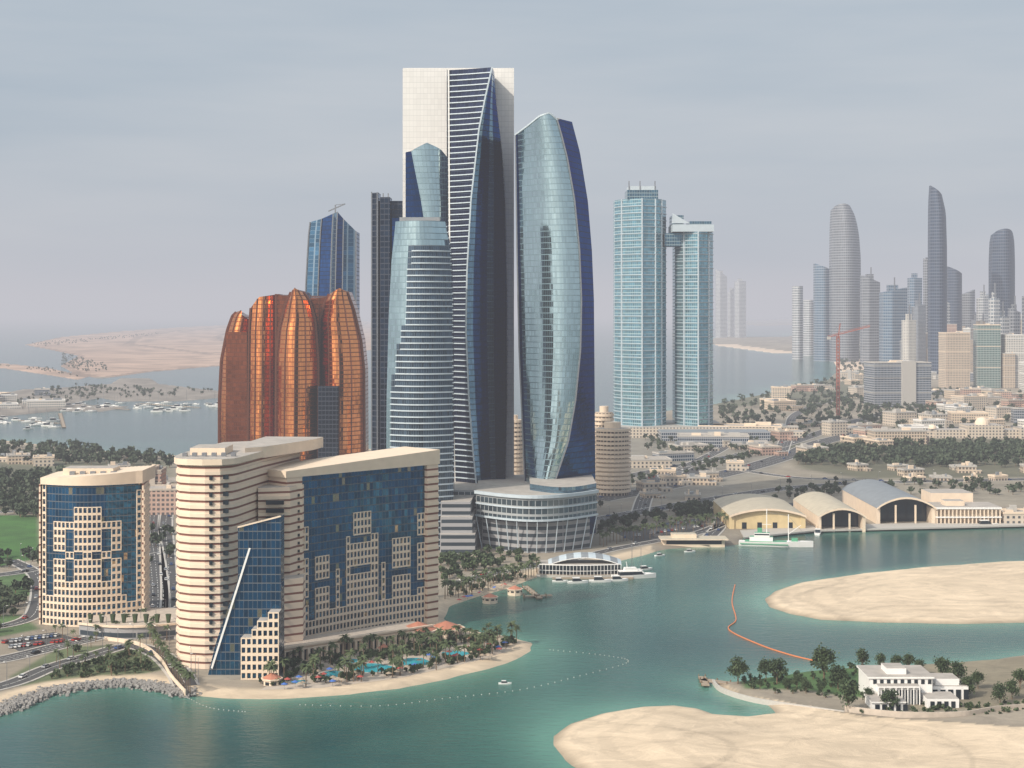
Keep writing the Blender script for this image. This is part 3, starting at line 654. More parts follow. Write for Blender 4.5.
mb.ledge([(xb+.5,A[-1][1]-1,0),(xb-2.6,YA+30,0)],.8,zt,'cream')
mb.ledge([(xa+.6,YA+26,0),(xa-.9,A[0][1]-1,0)],.8,zt,'cream')
for k in range(1,nv): mb.ledge([(xb+1.3,A[-1][1]-1,k*fh),(xb-1.8,YA+30,k*fh)],.5,1.5,'creamp')
mb.box(xa+8,xb-14,YA+6,YA+20,zt+3,zt+7,'creamp','roof')
for q in range(5): mb.box(xa+12+q*5,xa+14.5+q*5,YA+3,YA+5,zt+4,zt+5.8,'steel')
mb.obj('cream_frames_and_roof',e)
e=empty('cream_twin_wing_hotel')
B=[(wx(175,690),712),(wx(172,684),697),(wx(174,684),690),(wx(180,684),684),(wx(190,680),680.5),(wx(205,679),679),(wx(220,680),680),(wx(232,684),685),(wx(238,690),690),(wx(262,720),722),(wx(300,768),766),(wx(300,768)-14,782),(wx(222,760),770)]
zB=90.5
mb=MB(); mb.prism(B,0,zB-3,'cream','roof')
o=[(p[0]+(-1 if p[0]<-128 else 1),p[1]-1) for p in B]
mb.prism(o,zB-2.6,zB,'creamp','roof')
mb.face([(*p,zB-2.6) for p in reversed(o)],'creamp')
mb.prism([(wx(248,720),712),(wx(266,720),720),(wx(316,770),760),(wx(322,770),775),(wx(260,760),778),(wx(246,740),745)],zB-3,zB+2,'creamp','roof')
for i in range(1,24):
    z=i*3.6+1.0
    mb.ledge([(*p,z) for p in B[1:11]],.45,1.55,'creamp')
for k in range(2,23):
    mb.box(wx(221,678),wx(227,678),681.2,683,k*3.6+2.6,k*3.6+4.4,'darkp')
    mb.box(wx(209,678),wx(212,678),678.4,681,k*3.6+2.6,k*3.6+4.2,'darkp')
mb.box(wx(190,700),wx(225,700),700,720,zB,zB+3,'creamp','roof')
for q in range(6): mb.box(wx(186,700)+q*4.2,wx(186,700)+q*4.2+2,692,694,zB,zB+1.6,'steel')
mb.obj('west_wing',e)
mb=MB()
Yf=668
gp=[(208,675),(281,675),(281,517),(238,528),(238,580),(216,642)]
g=[(wx(a,Yf),max(0,wz(b_,Yf))) for a,b_ in gp]; mb.xz(g,Yf,Yf+9.5,'blueh','blueh')
mb.beam((wx(250,Yf),Yf-.6,wz(548,Yf)),(wx(212,Yf),Yf-.6,wz(668,Yf)),.8,'whitep')
mb.beam((wx(281,Yf),Yf-.6,wz(516,Yf)),(wx(238,Yf),Yf-.6,wz(527,Yf)),.6,'creamp')
mb.obj('glass_wedge',e)
mb=MB(); x0=wx(241,660);x1=wx(279,660)
pts=[(x0+(x1-x0)*i/7,660) for i in range(8)]
st=[5,5,6,7,7,8,8]
for i in range(7): mb.box(pts[i][0],pts[i+1][0],660.6,667.8,0,1.2+3.5*st[i]-.1,'blueh','roof')
mb.cells(pts,1.2,3.5,10,lambda i,k:k<st[i],'creamp',.7,.17,.22)
mb.obj('stepped_window_bay',e)
mb=MB()
mb.prism([(wx(258,712),712),(wx(290,716),716),(wx(306,730),730),(wx(306,745),760),(wx(258,745),760)],0,wz(487,716),'cream','roof')
for i in range(1,20): mb.ledge([(wx(258,712),712,i*3.6+1),(wx(290,716),716,i*3.6+1)],1.,1.5,'creamp')
mb.prism([(wx(281,700),700),(wx(303,706),706),(wx(305,716),716),(wx(281,712),711)],0,wz(580,700),'cream','roof')
for k in range(4,19): mb.box(wx(266,711),wx(284,711),710.6,711.8,k*3.6+2.6,k*3.6+4.5,'darkp')
mb.obj('stair_core',e)
c0=np.array(P(287,652,0));c1=np.array(P(435,624,0)); dC=(c1-c0); LC=np.hypot(*dC); nC=42; nrm=np.array((dC[1],-dC[0]))/LC
def cp(u,o=0.): return tuple(c0+dC*u+nrm*o)
Cp=[cp(i/nC, -3.0*math.sin(math.pi*i/nC)) for i in range(nC+1)]
back=[tuple(c1-nrm*24),tuple(c0-nrm*24)]
zC=78.5
mb=MB(); mb.prism(Cp+back,0,zC,'blueh','roof'); mb.obj('glass_body',e)
mb=MB(); nv=21
def patC(i,k):
    if i<4 or i>=nC-3: return False
    if k>=nv-3: return False
    if k<2: return True
    if i in (4,5): return k<nv-6 and k%6!=5
    if i in (6,7): return k==2
    if i in (8,9,10,11): return k<11 and k!=7
    if i in (12,13,14,15,16): return k<4 or (i==14 and k<9)
    if 17<=i<=25: return k<nv-5 and not (k in (8,12) and 18<=i<=23) and not(k>12 and i in (17,18,24,25))
    if i in (26,27,28,29): return k<4 or (i==27 and k<9)
    if 30<=i<=34: return k<12 and k!=7
    if i in (35,36): return k<4
    return k<nv-6 and k%6!=5
mb.cells(Cp,1.2,3.6,nv,patC,'creamp',.5,.14,.19)
def wallseg(u0,u1,z0,z1,out,mat,z1b=None):
    a=cp(u0,out);b_=cp(u1,out);a2=cp(u0,-24.5);b2=cp(u1,-24.5); z1b=z1 if z1b is None else z1b
    L=LC*(u1-u0)
    mb.face([(*a,z0),(*b_,z0),(*b_,z1b),(*a,z1)],mat,[(0,z0),(L,z0),(L,z1b),(0,z1)])
    mb.face([(*a,z1),(*b_,z1b),(*b2,z1b),(*a2,z1)],'creamp')
    mb.face([(*a2,z0),(*a,z0),(*a,z1),(*a2,z1)],mat,[(0,z0),(25,z0),(25,z1),(0,z1)]); mb.face([(*b_,z0),(*b2,z0),(*b2,z1b),(*b_,z1b)],mat,[(0,z0),(25,z0),(25,z1b),(0,z1b)])
    mb.face([(*a2,z0),(*b2,z0),(*b_,z0),(*a,z0)],'creamp')
wallseg(-.012,.085,0,zC,1.2,'cream'); wallseg(.93,1.012,0,zC,1.2,'cream'); wallseg(-.02,1.02,zC,81.5,1.6,'creamp',85.5)
for k in range(1,21):
    mb.ledge([(*cp(-.012,1.2),k*3.6+1.1),(*cp(.085,1.2),k*3.6+1.1)],.4,1.4,'creamp'); mb.ledge([(*cp(.93,1.2),k*3.6+1.1),(*cp(1.012,1.2),k*3.6+1.1)],.4,1.4,'creamp')
for k in range(2,20):
    for u in (.025,.052):
        a=cp(u,1.68);b_=cp(u+.014,1.68); mb.face([(*a,k*3.6+1.2),(*b_,k*3.6+1.2),(*b_,k*3.6+2.5),(*a,k*3.6+2.5)],'darkp')
mb.obj('cream_frames_and_roof',e)
mb=MB(); q0=np.array(P(283,664,LZ));q1=np.array(P(432,640,LZ)); dq=q1-q0;Lq=np.hypot(*dq)
n=26; pts=[tuple(q0+dq*i/n) for i in range(n+1)]
nn=np.array((dq[1],-dq[0]))/Lq
mb.prism(pts+[tuple(q1-nn*16),tuple(q0-nn*16)],0,8,'creamp','pave'); mb.cells(pts,1.,6.2,1,lambda i,k:True,'creamp',1.5,.2,.12)
for i in range(n):
    a=np.array(pts[i])+dq/n*.2+nn*.1;b_=np.array(pts[i])+dq/n*.8+nn*.1; mb.face([(*a,1.6),(*b_,1.6),(*b_,6.2),(*a,6.2)],'darkp')
mb.ledge([(*p,8.) for p in pts],1.2,.8,'creamp'); mb.obj('arcade_podium',e)
def pav(px,py,r,h,nm='garden_pavilion'):
    x,y=P(px,py,LZ); mb=MB(); mb.cyl(x,y,r,0,h*.6,'creamp',8); mb.cyl(x,y,r*1.12,h*.6,h*.68,'creamp',8); mb.cyl(x,y,r*1.0,h*.68,h,'red',8,r2=.4)
    for i in range(8):
        a=2*math.pi*i/8+.39; mb.obox(x+math.cos(a)*r*.93,y+math.sin(a)*r*.93,.3,r*.42,1.7,h*.5,a,'darkp')
    mb.obj(nm)
pav(418,640,9,10);pav(446,637,8,9);pav(384,652,3,5);pav(272,684,4,6);pav(470,640,3,4);pav(490,600,4,5);pav(515,592,4,5)
mb=MB()
for a in (arc(wx(86,760),wx(185,760),748,8),): mb.prism(a+[(wx(185,760),790),(wx(86,760),790)],0,7,'bands','pave'); mb.ledge([(*p,7.) for p in a],.8,1,'creamp')
for q in range(8): mb.cyl(wx(95+q*11,760),752,.8,7,11,'leaf',6,r2=1.4)
mb.obj('entrance_podium')
def flat(name,pts,mat,z=LZ+.06,rim=None):
    w=[P(x,y,LZ) for x,y in pts]; mb=MB(); 
    a=sum(w[i][0]*w[(i+1)%len(w)][1]-w[(i+1)%len(w)][0]*w[i][1] for i in range(len(w)))
    if a<0: w=w[::-1]
    mb.prism(w,LZ-.5,z,mat); mb.obj(name)
flat('paving',[(260,690),(300,668),(340,652),(440,642),(500,642),(512,650),(480,660),(400,678),(320,688)],'pave',LZ+.05)
def blob(cx,cy,rx,ry,n=18): return [(cx+rx*(1+.2*math.sin(3*a+cx))*math.cos(a),cy+ry*math.sin(a)) for a in [2*math.pi*i/n for i in range(n)]]
pools=((372,668,20,4.5),(415,662,16,4),(455,654,13,3),(335,674,12,3),(350,661,9,2),(300,682,8,2))
for a in pools: flat('swimming_pool',blob(*a),'pool',LZ+.12)
# ------------------------------------------------------------ roads
def cat(pts,n=8):
    out=[];q=[pts[0]]+list(pts)+[pts[-1]]
    for i in range(1,len(q)-2):
        for k in range(n):
            t=k/n;p0,p1,p2,p3=[np.array(v) for v in q[i-1:i+3]]
            out.append(.5*((2*p1)+(-p0+p2)*t+(2*p0-5*p1+4*p2-p3)*t*t+(-p0+3*p1-3*p2+p3)*t**3))
    out.append(np.array(pts[-1],float)); return out
roadlines=[]
def road(pts,w,z=LZ+.08,marks=True,lift=0.):
    w_=[np.array(P(x,y,LZ)) for x,y in pts]; c=cat(w_); mb=MB(); n=len(c); L=[];R=[]
    for i in range(n):
        d=c[min(n-1,i+1)]-c[max(0,i-1)]; d/=np.hypot(*d)+1e-9; nn=np.array((-d[1],d[0])); L.append(c[i]+nn*w/2);R.append(c[i]-nn*w/2)
    for i in range(n-1):
        mb.face([(*R[i],z),(*R[i+1],z),(*L[i+1],z),(*L[i],z)],'asph')
        for S,s in ((L,1),(R,-1)):
            a,b_=S[i],S[i+1]; d=b_-a; d/=np.hypot(*d)+1e-9; o_=np.array((-d[1],d[0]))*1.2*s
            mb.face([(*a,z-.1),(*b_,z-.1),(*b_,z+.13),(*a,z+.13)],'kerb'); mb.face([(*a,z+.13),(*b_,z+.13),(*(b_+o_),z+.13),(*(a+o_),z+.13)],'kerb'); 
            mb.face([(*(a+o_),z-.2),(*(b_+o_),z-.2),(*(b_+o_),z+.13),(*(a+o_),z+.13)],'kerb')
    o_=mb.obj('road')
    if marks:
        mb=MB()
        for i in range(n-1):
            a,b_=c[i],c[i+1]; l=np.hypot(*(b_-a)); d=(b_-a)/(l+1e-9); nn=np.array((-d[1],d[0]))
            for off in ((-w/4,0,w/4) if w>10 else (0,)):
                s=0
                while s<l-3:
                    p=a+d*s+nn*off;q=a+d*(s+3.5)+nn*off; mb.face([(*(p-nn*.12),z+.01),(*(q-nn*.12),z+.01),(*(q+nn*.12),z+.01),(*(p+nn*.12),z+.01)],'line'); s+=9
        if mb.f: mb.obj('lane_markings',o_)
    roadlines.append((c,w)); return o_
road([(-60,700),(10,684),(50,668),(90,656),(130,646),(160,655),(178,672),(186,686)],9)
road([(-80,672),(0,660),(60,646),(110,634),(150,622),(158,600),(155,560),(150,520),(160,495),(200,480)],11)
road([(-200,640),(-50,632),(20,622),(38,605),(36,575),(10,560)],8)
road([(-400,585),(-50,578),(44,568),(100,560),(150,552)],10,LZ+.10)
road([(-400,512),(0,512),(100,500),(160,494)],12)
road([(165,640),(170,600),(168,560),(166,520),(172,500)],8)
road([(596,520),(640,512),(720,498),(800,487),(900,482),(1100,478)],18)
road([(596,500),(660,488),(740,470),(790,455),(830,440),(900,430),(1100,424)],26)
road([(700,545),(720,525),(724,505),(720,498)],9)
road([(640,512),(650,490),(680,470),(720,450),(740,435)],12,LZ+.10)
road([(740,470),(800,478),(900,482)],11,LZ+.11)
road([(450,585),(500,572),(560,562),(620,548),(690,535),(720,525)],8)
road([(620,478),(700,462),(780,446),(860,420),(930,406),(1100,398)],18)
road([(780,455),(790,430),(800,412),(850,396),(930,382)],14,LZ+.12)
flat('car_park',[(610,530),(700,518),(712,530),(640,545)],'asph',LZ+.04); flat('car_park',[(0,640),(55,632),(80,640),(20,652)],'asph',LZ+.04)
flat('car_park',[(740,508),(820,500),(860,503),(760,514)],'asph',LZ+.04); flat('car_park',[(640,478),(700,466),(716,472),(660,484)],'asph',LZ+.03)
flat('wharf',[(744,538),(815,531),(935,528),(1100,524),(1100,520),(935,523),(815,526),(740,531)],'kerb',LZ+.5)
# ------------------------------------------------------------ cars
def carmesh(c):
    mb=MB()
    mb.xz([(-2.2,.35),(2.2,.35),(2.25,.8),(1.3,.95),(-1.9,1.0),(-2.25,.9)],-.9,.9,c)
    mb.xz([(1.2,.95),(.65,1.4),(-1.15,1.43),(-1.8,.98)],-.78,.78,'darkp'); mb.box(-1.1,.6,-.75,.75,1.4,1.47,c)
    for x in (-1.4,1.4):
        for y in (-.92,.72):
            n=10; 
            mb.xz([(x+.34*math.cos(2*math.pi*i/n),.34+.34*math.sin(2*math.pi*i/n)) for i in range(n)],y,y+.2,'rubber')
    return mb.obj('car',link=False)
cms=[carmesh('car'+c) for c in 'wwskrb']
for c,w in roadlines:
    acc=0
    for i in range(len(c)-1):
        a,b_=c[i],c[i+1];l=np.hypot(*(b_-a)); acc+=l
        if a[0]/a[1]<-.36 or a[0]/a[1]>.36 or a[1]>2200: continue
        if acc>random.uniform(14,36):
            acc=0; d=(b_-a)/l; nn=np.array((-d[1],d[0])); s=random.choice((-1,1)); p=a+nn*s*w*.22
            inst('car',random.choice(cms),p[0],p[1],LZ+.1,math.atan2(d[1],d[0]))
for px0,py0,px1,py1,n in ((612,533,700,521,24),(625,538,705,526,22),(5,643,60,636,14),(12,648,70,641,14),(745,509,850,502,26),(752,511,856,504,26),(645,479,705,468,14)):
    for i in range(n):
        if random.random()<.2: continue
        x,y=P(px0+(px1-px0)*i/n,py0+(py1-py0)*i/n,LZ); inst('car',random.choice(cms),x,y,LZ+.06,1.5)
# ------------------------------------------------------------ vegetation
def quads(c,size,r):
    n=len(c); a=r.normal(size=(n,3));a/=np.linalg.norm(a,axis=1)[:,None]; b_=r.normal(size=(n,3)); b_-=a*(a*b_).sum(1)[:,None]; b_/=np.linalg.norm(b_,axis=1)[:,None]
    s=(size*r.uniform(.6,1.3,n))[:,None]
    v=np.stack([c-a*s-b_*s*.7,c+a*s-b_*s*.7,c+a*s+b_*s*.7,c-a*s+b_*s*.7],1); return v.reshape(-1,3)
def treemesh(seed,h=10,leaves=1100):
    r=np.random.default_rng(seed); mb=MB(); tr=h*.32
    mb.cyl(0,0,.32,-.5,tr,'trunk',7,r2=.2); cl=[]
    for i in range(13):
        a=r.uniform(0,6.28);e_=r.uniform(-.1,1.4); R=h*.27*r.uniform(.5,1); p=Vector((math.cos(a)*R*math.cos(e_),math.sin(a)*R*math.cos(e_),tr+h*.14+h*.42*max(0,math.sin(e_))))
        mb.beam((0,0,tr*.9),p,.16,'trunk'); cl.append(p)
    cc=[];
    for p in cl:
        k=leaves//13; q=r.normal(size=(k,3))*h*.085*r.uniform(.8,1.3); q[:,2]*=.9; cc.append(q+np.array(p))
    v=quads(np.concatenate(cc),.32,r)
    for i in range(0,len(v),4): mb.face(v[i:i+4].tolist(),'leaf')
    return mb.obj('tree',link=False)
tms=[treemesh(i) for i in range(5)]
def palmmesh(seed,h=9):
    r=np.random.default_rng(seed); mb=MB()
    lx=r.uniform(-.5,.5)
    for k in range(4): mb.cyl(lx*k/4,0,.28-.03*k,h*k/4-(.5 if k==0 else 0),h*(k+1)/4,'trunk',6,r2=.25-.03*k)
    for i in range(22):
        a=r.uniform(0,6.28); el=r.uniform(-.3,1.2); L=r.uniform(2.6,3.6); pts=[]
        for k in range(6):
            t=k/5; rr=L*t*math.cos(el*(1-t*.4)); z=h+L*t*math.sin(el)-1.9*t*t; pts.append((lx+math.cos(a)*rr,math.sin(a)*rr,z))
        for k in range(5):
            w=[.15,.5,.6,.5,.3,.05]; s0,s1=w[k],w[k+1]; p,q=pts[k],pts[k+1]; nx,ny=-math.sin(a),math.cos(a)
            for sg in (-1,1): mb.face([p,q,(q[0]+nx*s1*sg,q[1]+ny*s1*sg,q[2]-s1*.5),(p[0]+nx*s0*sg,p[1]+ny*s0*sg,p[2]-s0*.5)],'palm')
    return mb.obj('palm_tree',link=False)
pms=[palmmesh(i+20) for i in range(4)]
poolw=[(P(a[0],a[1],LZ),a[2]*P(a[0],a[1],LZ)[1]/F) for a in pools]
roadpts=[(q[0],q[1],w) for c,w in roadlines for q in c]
RP=np.array(roadpts)
def clear(x,y):
    for (c,r_) in poolw:
        if ((x-c[0])/(r_*1.15))**2+((y-c[1])/12.)**2<1: return False
    return not bool(np.any((np.abs(RP[:,0]-x)<RP[:,2]*.8)&(np.abs(RP[:,1]-y)<RP[:,2]*.9)))
def mass(name,pts,n,h=(6,11),K=46,mat='leafd',far=False):
    r=rng; p=np.array([q for q in poly_pts(pts,n) if clear(*q)]); n=len(p); hh=r.uniform(*h,n)
    q=r.normal(size=(n,K,3)); q/=np.linalg.norm(q,axis=2)[...,None]; q*=r.uniform(.35,1,(n,K,1))
    q[...,0]*=(hh*.42)[:,None];q[...,1]*=(hh*.42)[:,None];q[...,2]*=(hh*.36)[:,None]
    cc=q; cc[...,0]+=p[:,0,None];cc[...,1]+=p[:,1,None];cc[...,2]+=LZ+(hh*.6)[:,None]
    v=quads(cc.reshape(-1,3),h[1]*.11,r); w=.3
    t=np.stack([np.stack([p[:,0]-w,p[:,1],p[:,0]*0],1),np.stack([p[:,0]+w,p[:,1],p[:,0]*0],1),np.stack([p[:,0]+w*.6,p[:,1],LZ+hh*.6],1),np.stack([p[:,0]-w*.6,p[:,1],LZ+hh*.6],1)],1).reshape(-1,3)
    V=np.concatenate([v,t]); f=np.arange(len(V)).reshape(-1,4); me=npmesh(name,V,f,mt[mat],False); me.materials.append(mt['trunk'])
    mi=np.zeros(len(f),np.int32); mi[len(v)//4:]=1; me.polygons.foreach_set('material_index',mi); linko(name,me)
mass('distant_tree_belt',[(-200,450),(60,448),(175,460),(172,470),(60,466),(-200,464)],420)
mass('park_trees',[(-200,480),(60,476),(100,480),(100,495),(42,508),(-200,506)],380)
mass('park_trees',[(-100,508),(42,508),(42,520),(-100,518)],70)
mass('roadside_trees',[(-60,562),(42,556),(42,572),(-60,578)],60,(4,7))
mass('roadside_trees',[(-60,590),(40,590),(42,628),(0,636),(-60,640)],80,(4,8))
mass('roadside_trees',[(146,530),(172,530),(174,625),(146,625)],110,(4,8))
mass('garden_shrubs',[(70,655),(135,650),(165,672),(120,680),(40,684)],150,(1.5,4),40,'leaf')
mass('distant_tree_belt',[(800,452),(880,447),(1150,444),(1150,468),(900,470),(830,468),(795,466)],620,(7,12))
mass('distant_tree_belt',[(740,488),(830,483),(1150,484),(1150,497),(840,498),(740,508)],170,(4,8))
mass('roadside_trees',[(596,480),(720,460),(780,452),(790,462),(720,482),(620,500),(600,512)],260,(4,8))
mass('roadside_trees',[(598,520),(700,506),(724,512),(700,520),(600,536)],100,(4,8))
mass('roadside_trees',[(690,500),(730,498),(735,530),(700,534)],50,(4,8))
mass('roadside_trees',[(640,440),(800,425),(900,428),(900,445),(780,456),(650,460)],200,(5,9),34)
mass('distant_tree_belt',[(835,352),(870,345),(935,350),(935,372),(860,392),(720,412),(700,410),(838,380)],580,(9,14),30)
mass('distant_tree_belt',[(720,412),(830,396),(940,405),(940,425),(830,425),(720,432)],360,(7,12),36)
mass('distant_tree_belt',[(930,392),(1150,388),(1150,440),(800,440)],400,(7,11),36)
mass('island_vegetation',[(62,354),(108,366),(106,375),(80,372),(62,366)],120,(5,9),20); mass('island_vegetation',[(30,344),(160,333),(160,335),(40,348)],140,(6,10),20)
mass('island_vegetation',[(60,386),(215,392),(215,395),(120,400),(0,410),(0,405)],180,(5,9),24)
mass('breakwater_vegetation',[(-200,363),(50,369),(80,378),(0,366)],90,(4,7),20)
mass('waterfront_trees',[(440,560),(478,556),(540,560),(535,568),(480,580),(440,588)],60,(4,7),60,'leaf')
mass('hotel_garden_shrubs',[(255,690),(290,668),(440,646),(500,640),(518,648),(480,662),(400,680),(300,690)],420,(1.5,4),44,'leaf')
mass('hotel_garden_shrubs',[(450,592),(520,575),(530,580),(450,602)],50,(2,4),44,'leaf')
for px,py,hp in ((738,684,27),(766,682,22),(777,684,27),(824,682,34),(838,690,26),(862,670,20),(880,671,17),(897,671,16),(909,671,17),(920,676,16),(848,712,30),(890,712,24),(942,682,24),(957,688,26),(968,698,22),(1000,706,22),(1012,700,20),(797,690,15),(806,694,14),(787,690,12),(822,696,14),(868,704,16),(978,690,18),(760,690,10),(1020,690,20),(1040,700,24),(1060,690,24)):
    x,y=P(px,py,LZ); h=hp*y/F; inst('tree',random.choice(tms),x,y,LZ,random.uniform(0,6),h/10.)
mass('island_shrubs',[(742,684),(862,669),(868,690),(860,706),(800,700),(745,694)],100,(1,3),40,'leaf')
mass('island_shrubs',[(858,712),(1060,706),(1060,712),(990,722),(860,720)],80,(1,3),40,'leaf')
k=0
while k<85:
    x,y=poly_pts([(255,692),(285,668),(440,645),(505,640),(520,648),(480,664),(400,682),(300,692)],1)[0]
    if not clear(x,y): continue
    k+=1; inst('palm_tree',random.choice(pms),x,y,LZ-.2,random.uniform(0,6),random.uniform(.6,1.))
for i in range(24): 
    t=i/23; x,y=P(150+40*t,640+52*t+6*math.sin(3*t),LZ); inst('palm_tree',random.choice(pms),x,y,LZ-.2,random.uniform(0,6),random.uniform(.7,.9))
for i in range(36):
    t=i/39; x,y=P(445+105*t,600-30*t+random.uniform(-5,2),LZ); inst('palm_tree',random.choice(pms),x,y,LZ-.2,random.uniform(0,6),random.uniform(.7,1.))
for i in range(36):
    x,y=poly_pts([(45,635),(150,625),(175,650),(150,680),(60,684)],1)[0]; inst('palm_tree',random.choice(pms),x,y,LZ-.2,random.uniform(0,6),random.uniform(.5,.8))
for i in range(40):
    t=i/39; x,y=P(600+130*t,548-20*t+random.uniform(-8,0),LZ); inst('palm_tree',random.choice(pms),x,y,LZ-.2,random.uniform(0,6),random.uniform(.8,1.1))
mb=MB(); mb.cyl(0,0,.14,0,10,'steel',6,r2=.08); mb.beam((0,0,10),(1.8,0,10.4),.12,'steel'); mb.box(1.2,2.2,-.2,.2,10.3,10.5,'whitep'); lm=mb.obj('street_lamp',link=False)
for c,w in roadlines[:8]:
    for i in range(0,len(c),3):
        if c[i][1]<1700 and abs(c[i][0]/c[i][1])<.36: inst('street_lamp',lm,c[i][0]+w/2+1,c[i][1],LZ,random.uniform(0,6))
for mm,cnt in (('redf',14),('bluf',10),('deck',26)):
    mb=MB(); mb.cyl(0,0,.06,0,2.4,'steel',5); mb.cyl(0,0,1.5,2.2,2.9,mm,8,r2=.05); um=mb.obj('sun_umbrella',link=False)
    for i in range(cnt):
        t=random.random(); x,y=P(290+215*t+random.uniform(-8,8),686-32*t**1.3+random.uniform(-10,5),LZ); inst('sun_umbrella',um,x,y,LZ)
    for i in range(5):
        t=random.random(); x,y=P(455+60*t,606-20*t+random.uniform(-2,1),LZ); inst('sun_umbrella',um,x,y,LZ)
mb=MB(); w_=[np.array(P(x,y)) for x,y in [(-60,724),(0,712),(28,700),(60,691),(100,686),(135,685),(165,690),(188,695)]]; c=cat(w_,20)
for p in c:
    for k in range(30):
        x,y=p+rng.normal(0,2.5,2)+np.array((0,0.)); z=rng.uniform(-.3,1.5); s=rng.uniform(.35,.85)
        q=[np.array((x,y,z))+np.array(a)*s*rng.uniform(.6,1.1,3) for a in ((-1,-1,-.7),(1,-1,-.7),(1,1,-.7),(-1,1,-.7),(-.8,-.8,.7),(.8,-.8,.7),(.8,.8,.7),(-.8,.8,.7))]
        for f_ in ((0,1,5,4),(1,2,6,5),(2,3,7,6),(3,0,4,7),(4,5,6,7)): mb.face([tuple(q[i]) for i in f_],'rock')
mb.obj('rock_revetment')
mb=MB(); c=cat([np.array(P(x,y,LZ)) for x,y in [(105,640),(140,646),(160,660),(172,678),(186,694)]],10)
mb.ledge([(*p,0) for p in c],.5,3.2,'creamp'); mb.obj('boundary_wall')
mb=MB(); c=cat([np.array(P(x,y)) for x,y in [(845,716),(900,722),(960,722),(1000,716),(1060,712)]],10); mb.ledge([(*p,0) for p in c],.5,4,'pave'); mb.obj('boundary_wall')
mb=MB(); c=cat([np.array(P(x,y)) for x,y in [(714,684),(722,692),(745,700),(775,706),(845,716)]],8); mb.ledge([(*p,-1) for p in c],.8,3,'kerb'); mb.obj('sea_wall')
# ------------------------------------------------------------ villa
e=empty('white_waterfront_villa'); mb=MB()
x0,Yv=P(870,712,LZ); s=Yv/F
def vb(pa,pb,y0,y1,z0,z1,mat='whitep',top='roof'): mb.box((pa-512)*s,(pb-512)*s,Yv+y0,Yv+y1,z0,z1,mat,top)
vb(878,942,14,34,0,11,);vb(885,925,10,14,0,8.5);vb(942,982,18,32,0,7);vb(872,905,0,12,0,5);vb(930,962,4,16,0,5.5)
vb(876,944,13.5,34.5,11,11.7,'whitep');vb(884,926,9,14.3,8.5,9.1);vb(871,906,-.6,12.4,5,5.5);vb(898,918,18,28,11.7,14);vb(950,974,20,30,7,9.5)
mb.obj('blocks',e); mb=MB()
for a in range(880,941,7):
    vb(a+1.5,a+5,13.8,13.98,8.9,10.6,'darkp'); 
for a in range(887,924,6): vb(a+1,a+5,9.75,9.95,2,7.5,'darkp')
for a in range(874,903,7): vb(a+1,a+5.5,-.25,-.05,2,4.4,'darkp')
for a in range(944,981,8): vb(a+1,a+6,17.7,17.95,2,5.8,'darkp')
for a in range(932,960,7): vb(a+1,a+5,3.7,3.95,2,4.6,'darkp')
mb.obj('windows',e); mb=MB()
for a in range(884,928,6): mb.cyl((a-512)*s,Yv+9.2,.25,0,8.5,'whitep',8)
mb.obj('columns',e)
mb=MB(); 
def deck(pa,ya,pb,yb,w,z=1.2):
    a=np.array(P(pa,ya));b_=np.array(P(pb,yb)); d=b_-a;L=np.hypot(*d);d/=L;n_=np.array((-d[1],d[0]))*w/2
    mb.prism([tuple(a-n_),tuple(b_-n_),tuple(b_+n_),tuple(a+n_)],z-.4,z,'deck')
    for k in range(int(L/6)+1):
        for q in (n_,-n_): 
            p=a+d*min(L,k*6)+q*.9; mb.cyl(p[0],p[1],.25,-2,z+.8,'trunk',6)
deck(702,682,732,686,4); deck(702,679,706,688,3); mb.obj('jetty')
# ------------------------------------------------------------ boats
def hull(mb,L,B,Hh,mat,z0=-.3):
    n=10; prev=None
    for i in range(n+1):
        u=i/n; w=B/2*(1-max(0,(u-.55)/.45)**2.2)*(.85+.15*min(1,u*4)); sh=Hh*(1+.35*u*u); x=-L/2+L*u
        cur=[(x,-w,z0+sh),(x,-w*.75,z0),(x,w*.75,z0),(x,w,z0+sh)]
        if prev:
            for k in range(3): mb.face([prev[k],cur[k],cur[k+1],prev[k+1]],mat)
            mb.face([prev[3],cur[3],cur[0],prev[0]],'deck' if mat!='whitep' else 'whitep')
        else: mb.face(cur,mat)
        prev=cur
mb=MB(); hull(mb,9,2.8,1.1,'whitep'); mb.xz([(-2.5,.9),(1.8,.9),(.8,2.1),(-2.3,2.2)],-1,1,'darkp'); mb.box(-2.4,.7,-1.05,1.05,2.2,2.35,'whitep'); mb.beam((-2,0,2.3),(-2.3,0,3.6),.1,'steel'); bm=mb.obj('motor_boat',link=False)
mb=MB(); hull(mb,12,3.4,1.3,'whitep'); mb.box(-3,1.5,-1.1,1.1,1,1.8,'whitep'); mb.beam((0,0,1),(0,0,16),.2,'steel'); mb.beam((0,0,2.6),(-5,0,2.6),.18,'steel'); sm_=mb.obj('sailing_boat',link=False)
for px,py,r,s_ in ((505,684,0,.6),(560,582,0,1),(578,583,.1,1.3),(600,582,0,1.4),(618,581,.1,1.3),(645,570,.4,1.1),(660,556,.4,.8),(690,552,.2,.8)): x,y=P(px,py); inst('motor_boat',bm,x,y,0,r,s_)
for px,py,r,s_ in ((632,573,.3,1.2),(641,575,.1,1.)): x,y=P(px,py); inst('sailing_boat',sm_,x,y,0,r,s_)
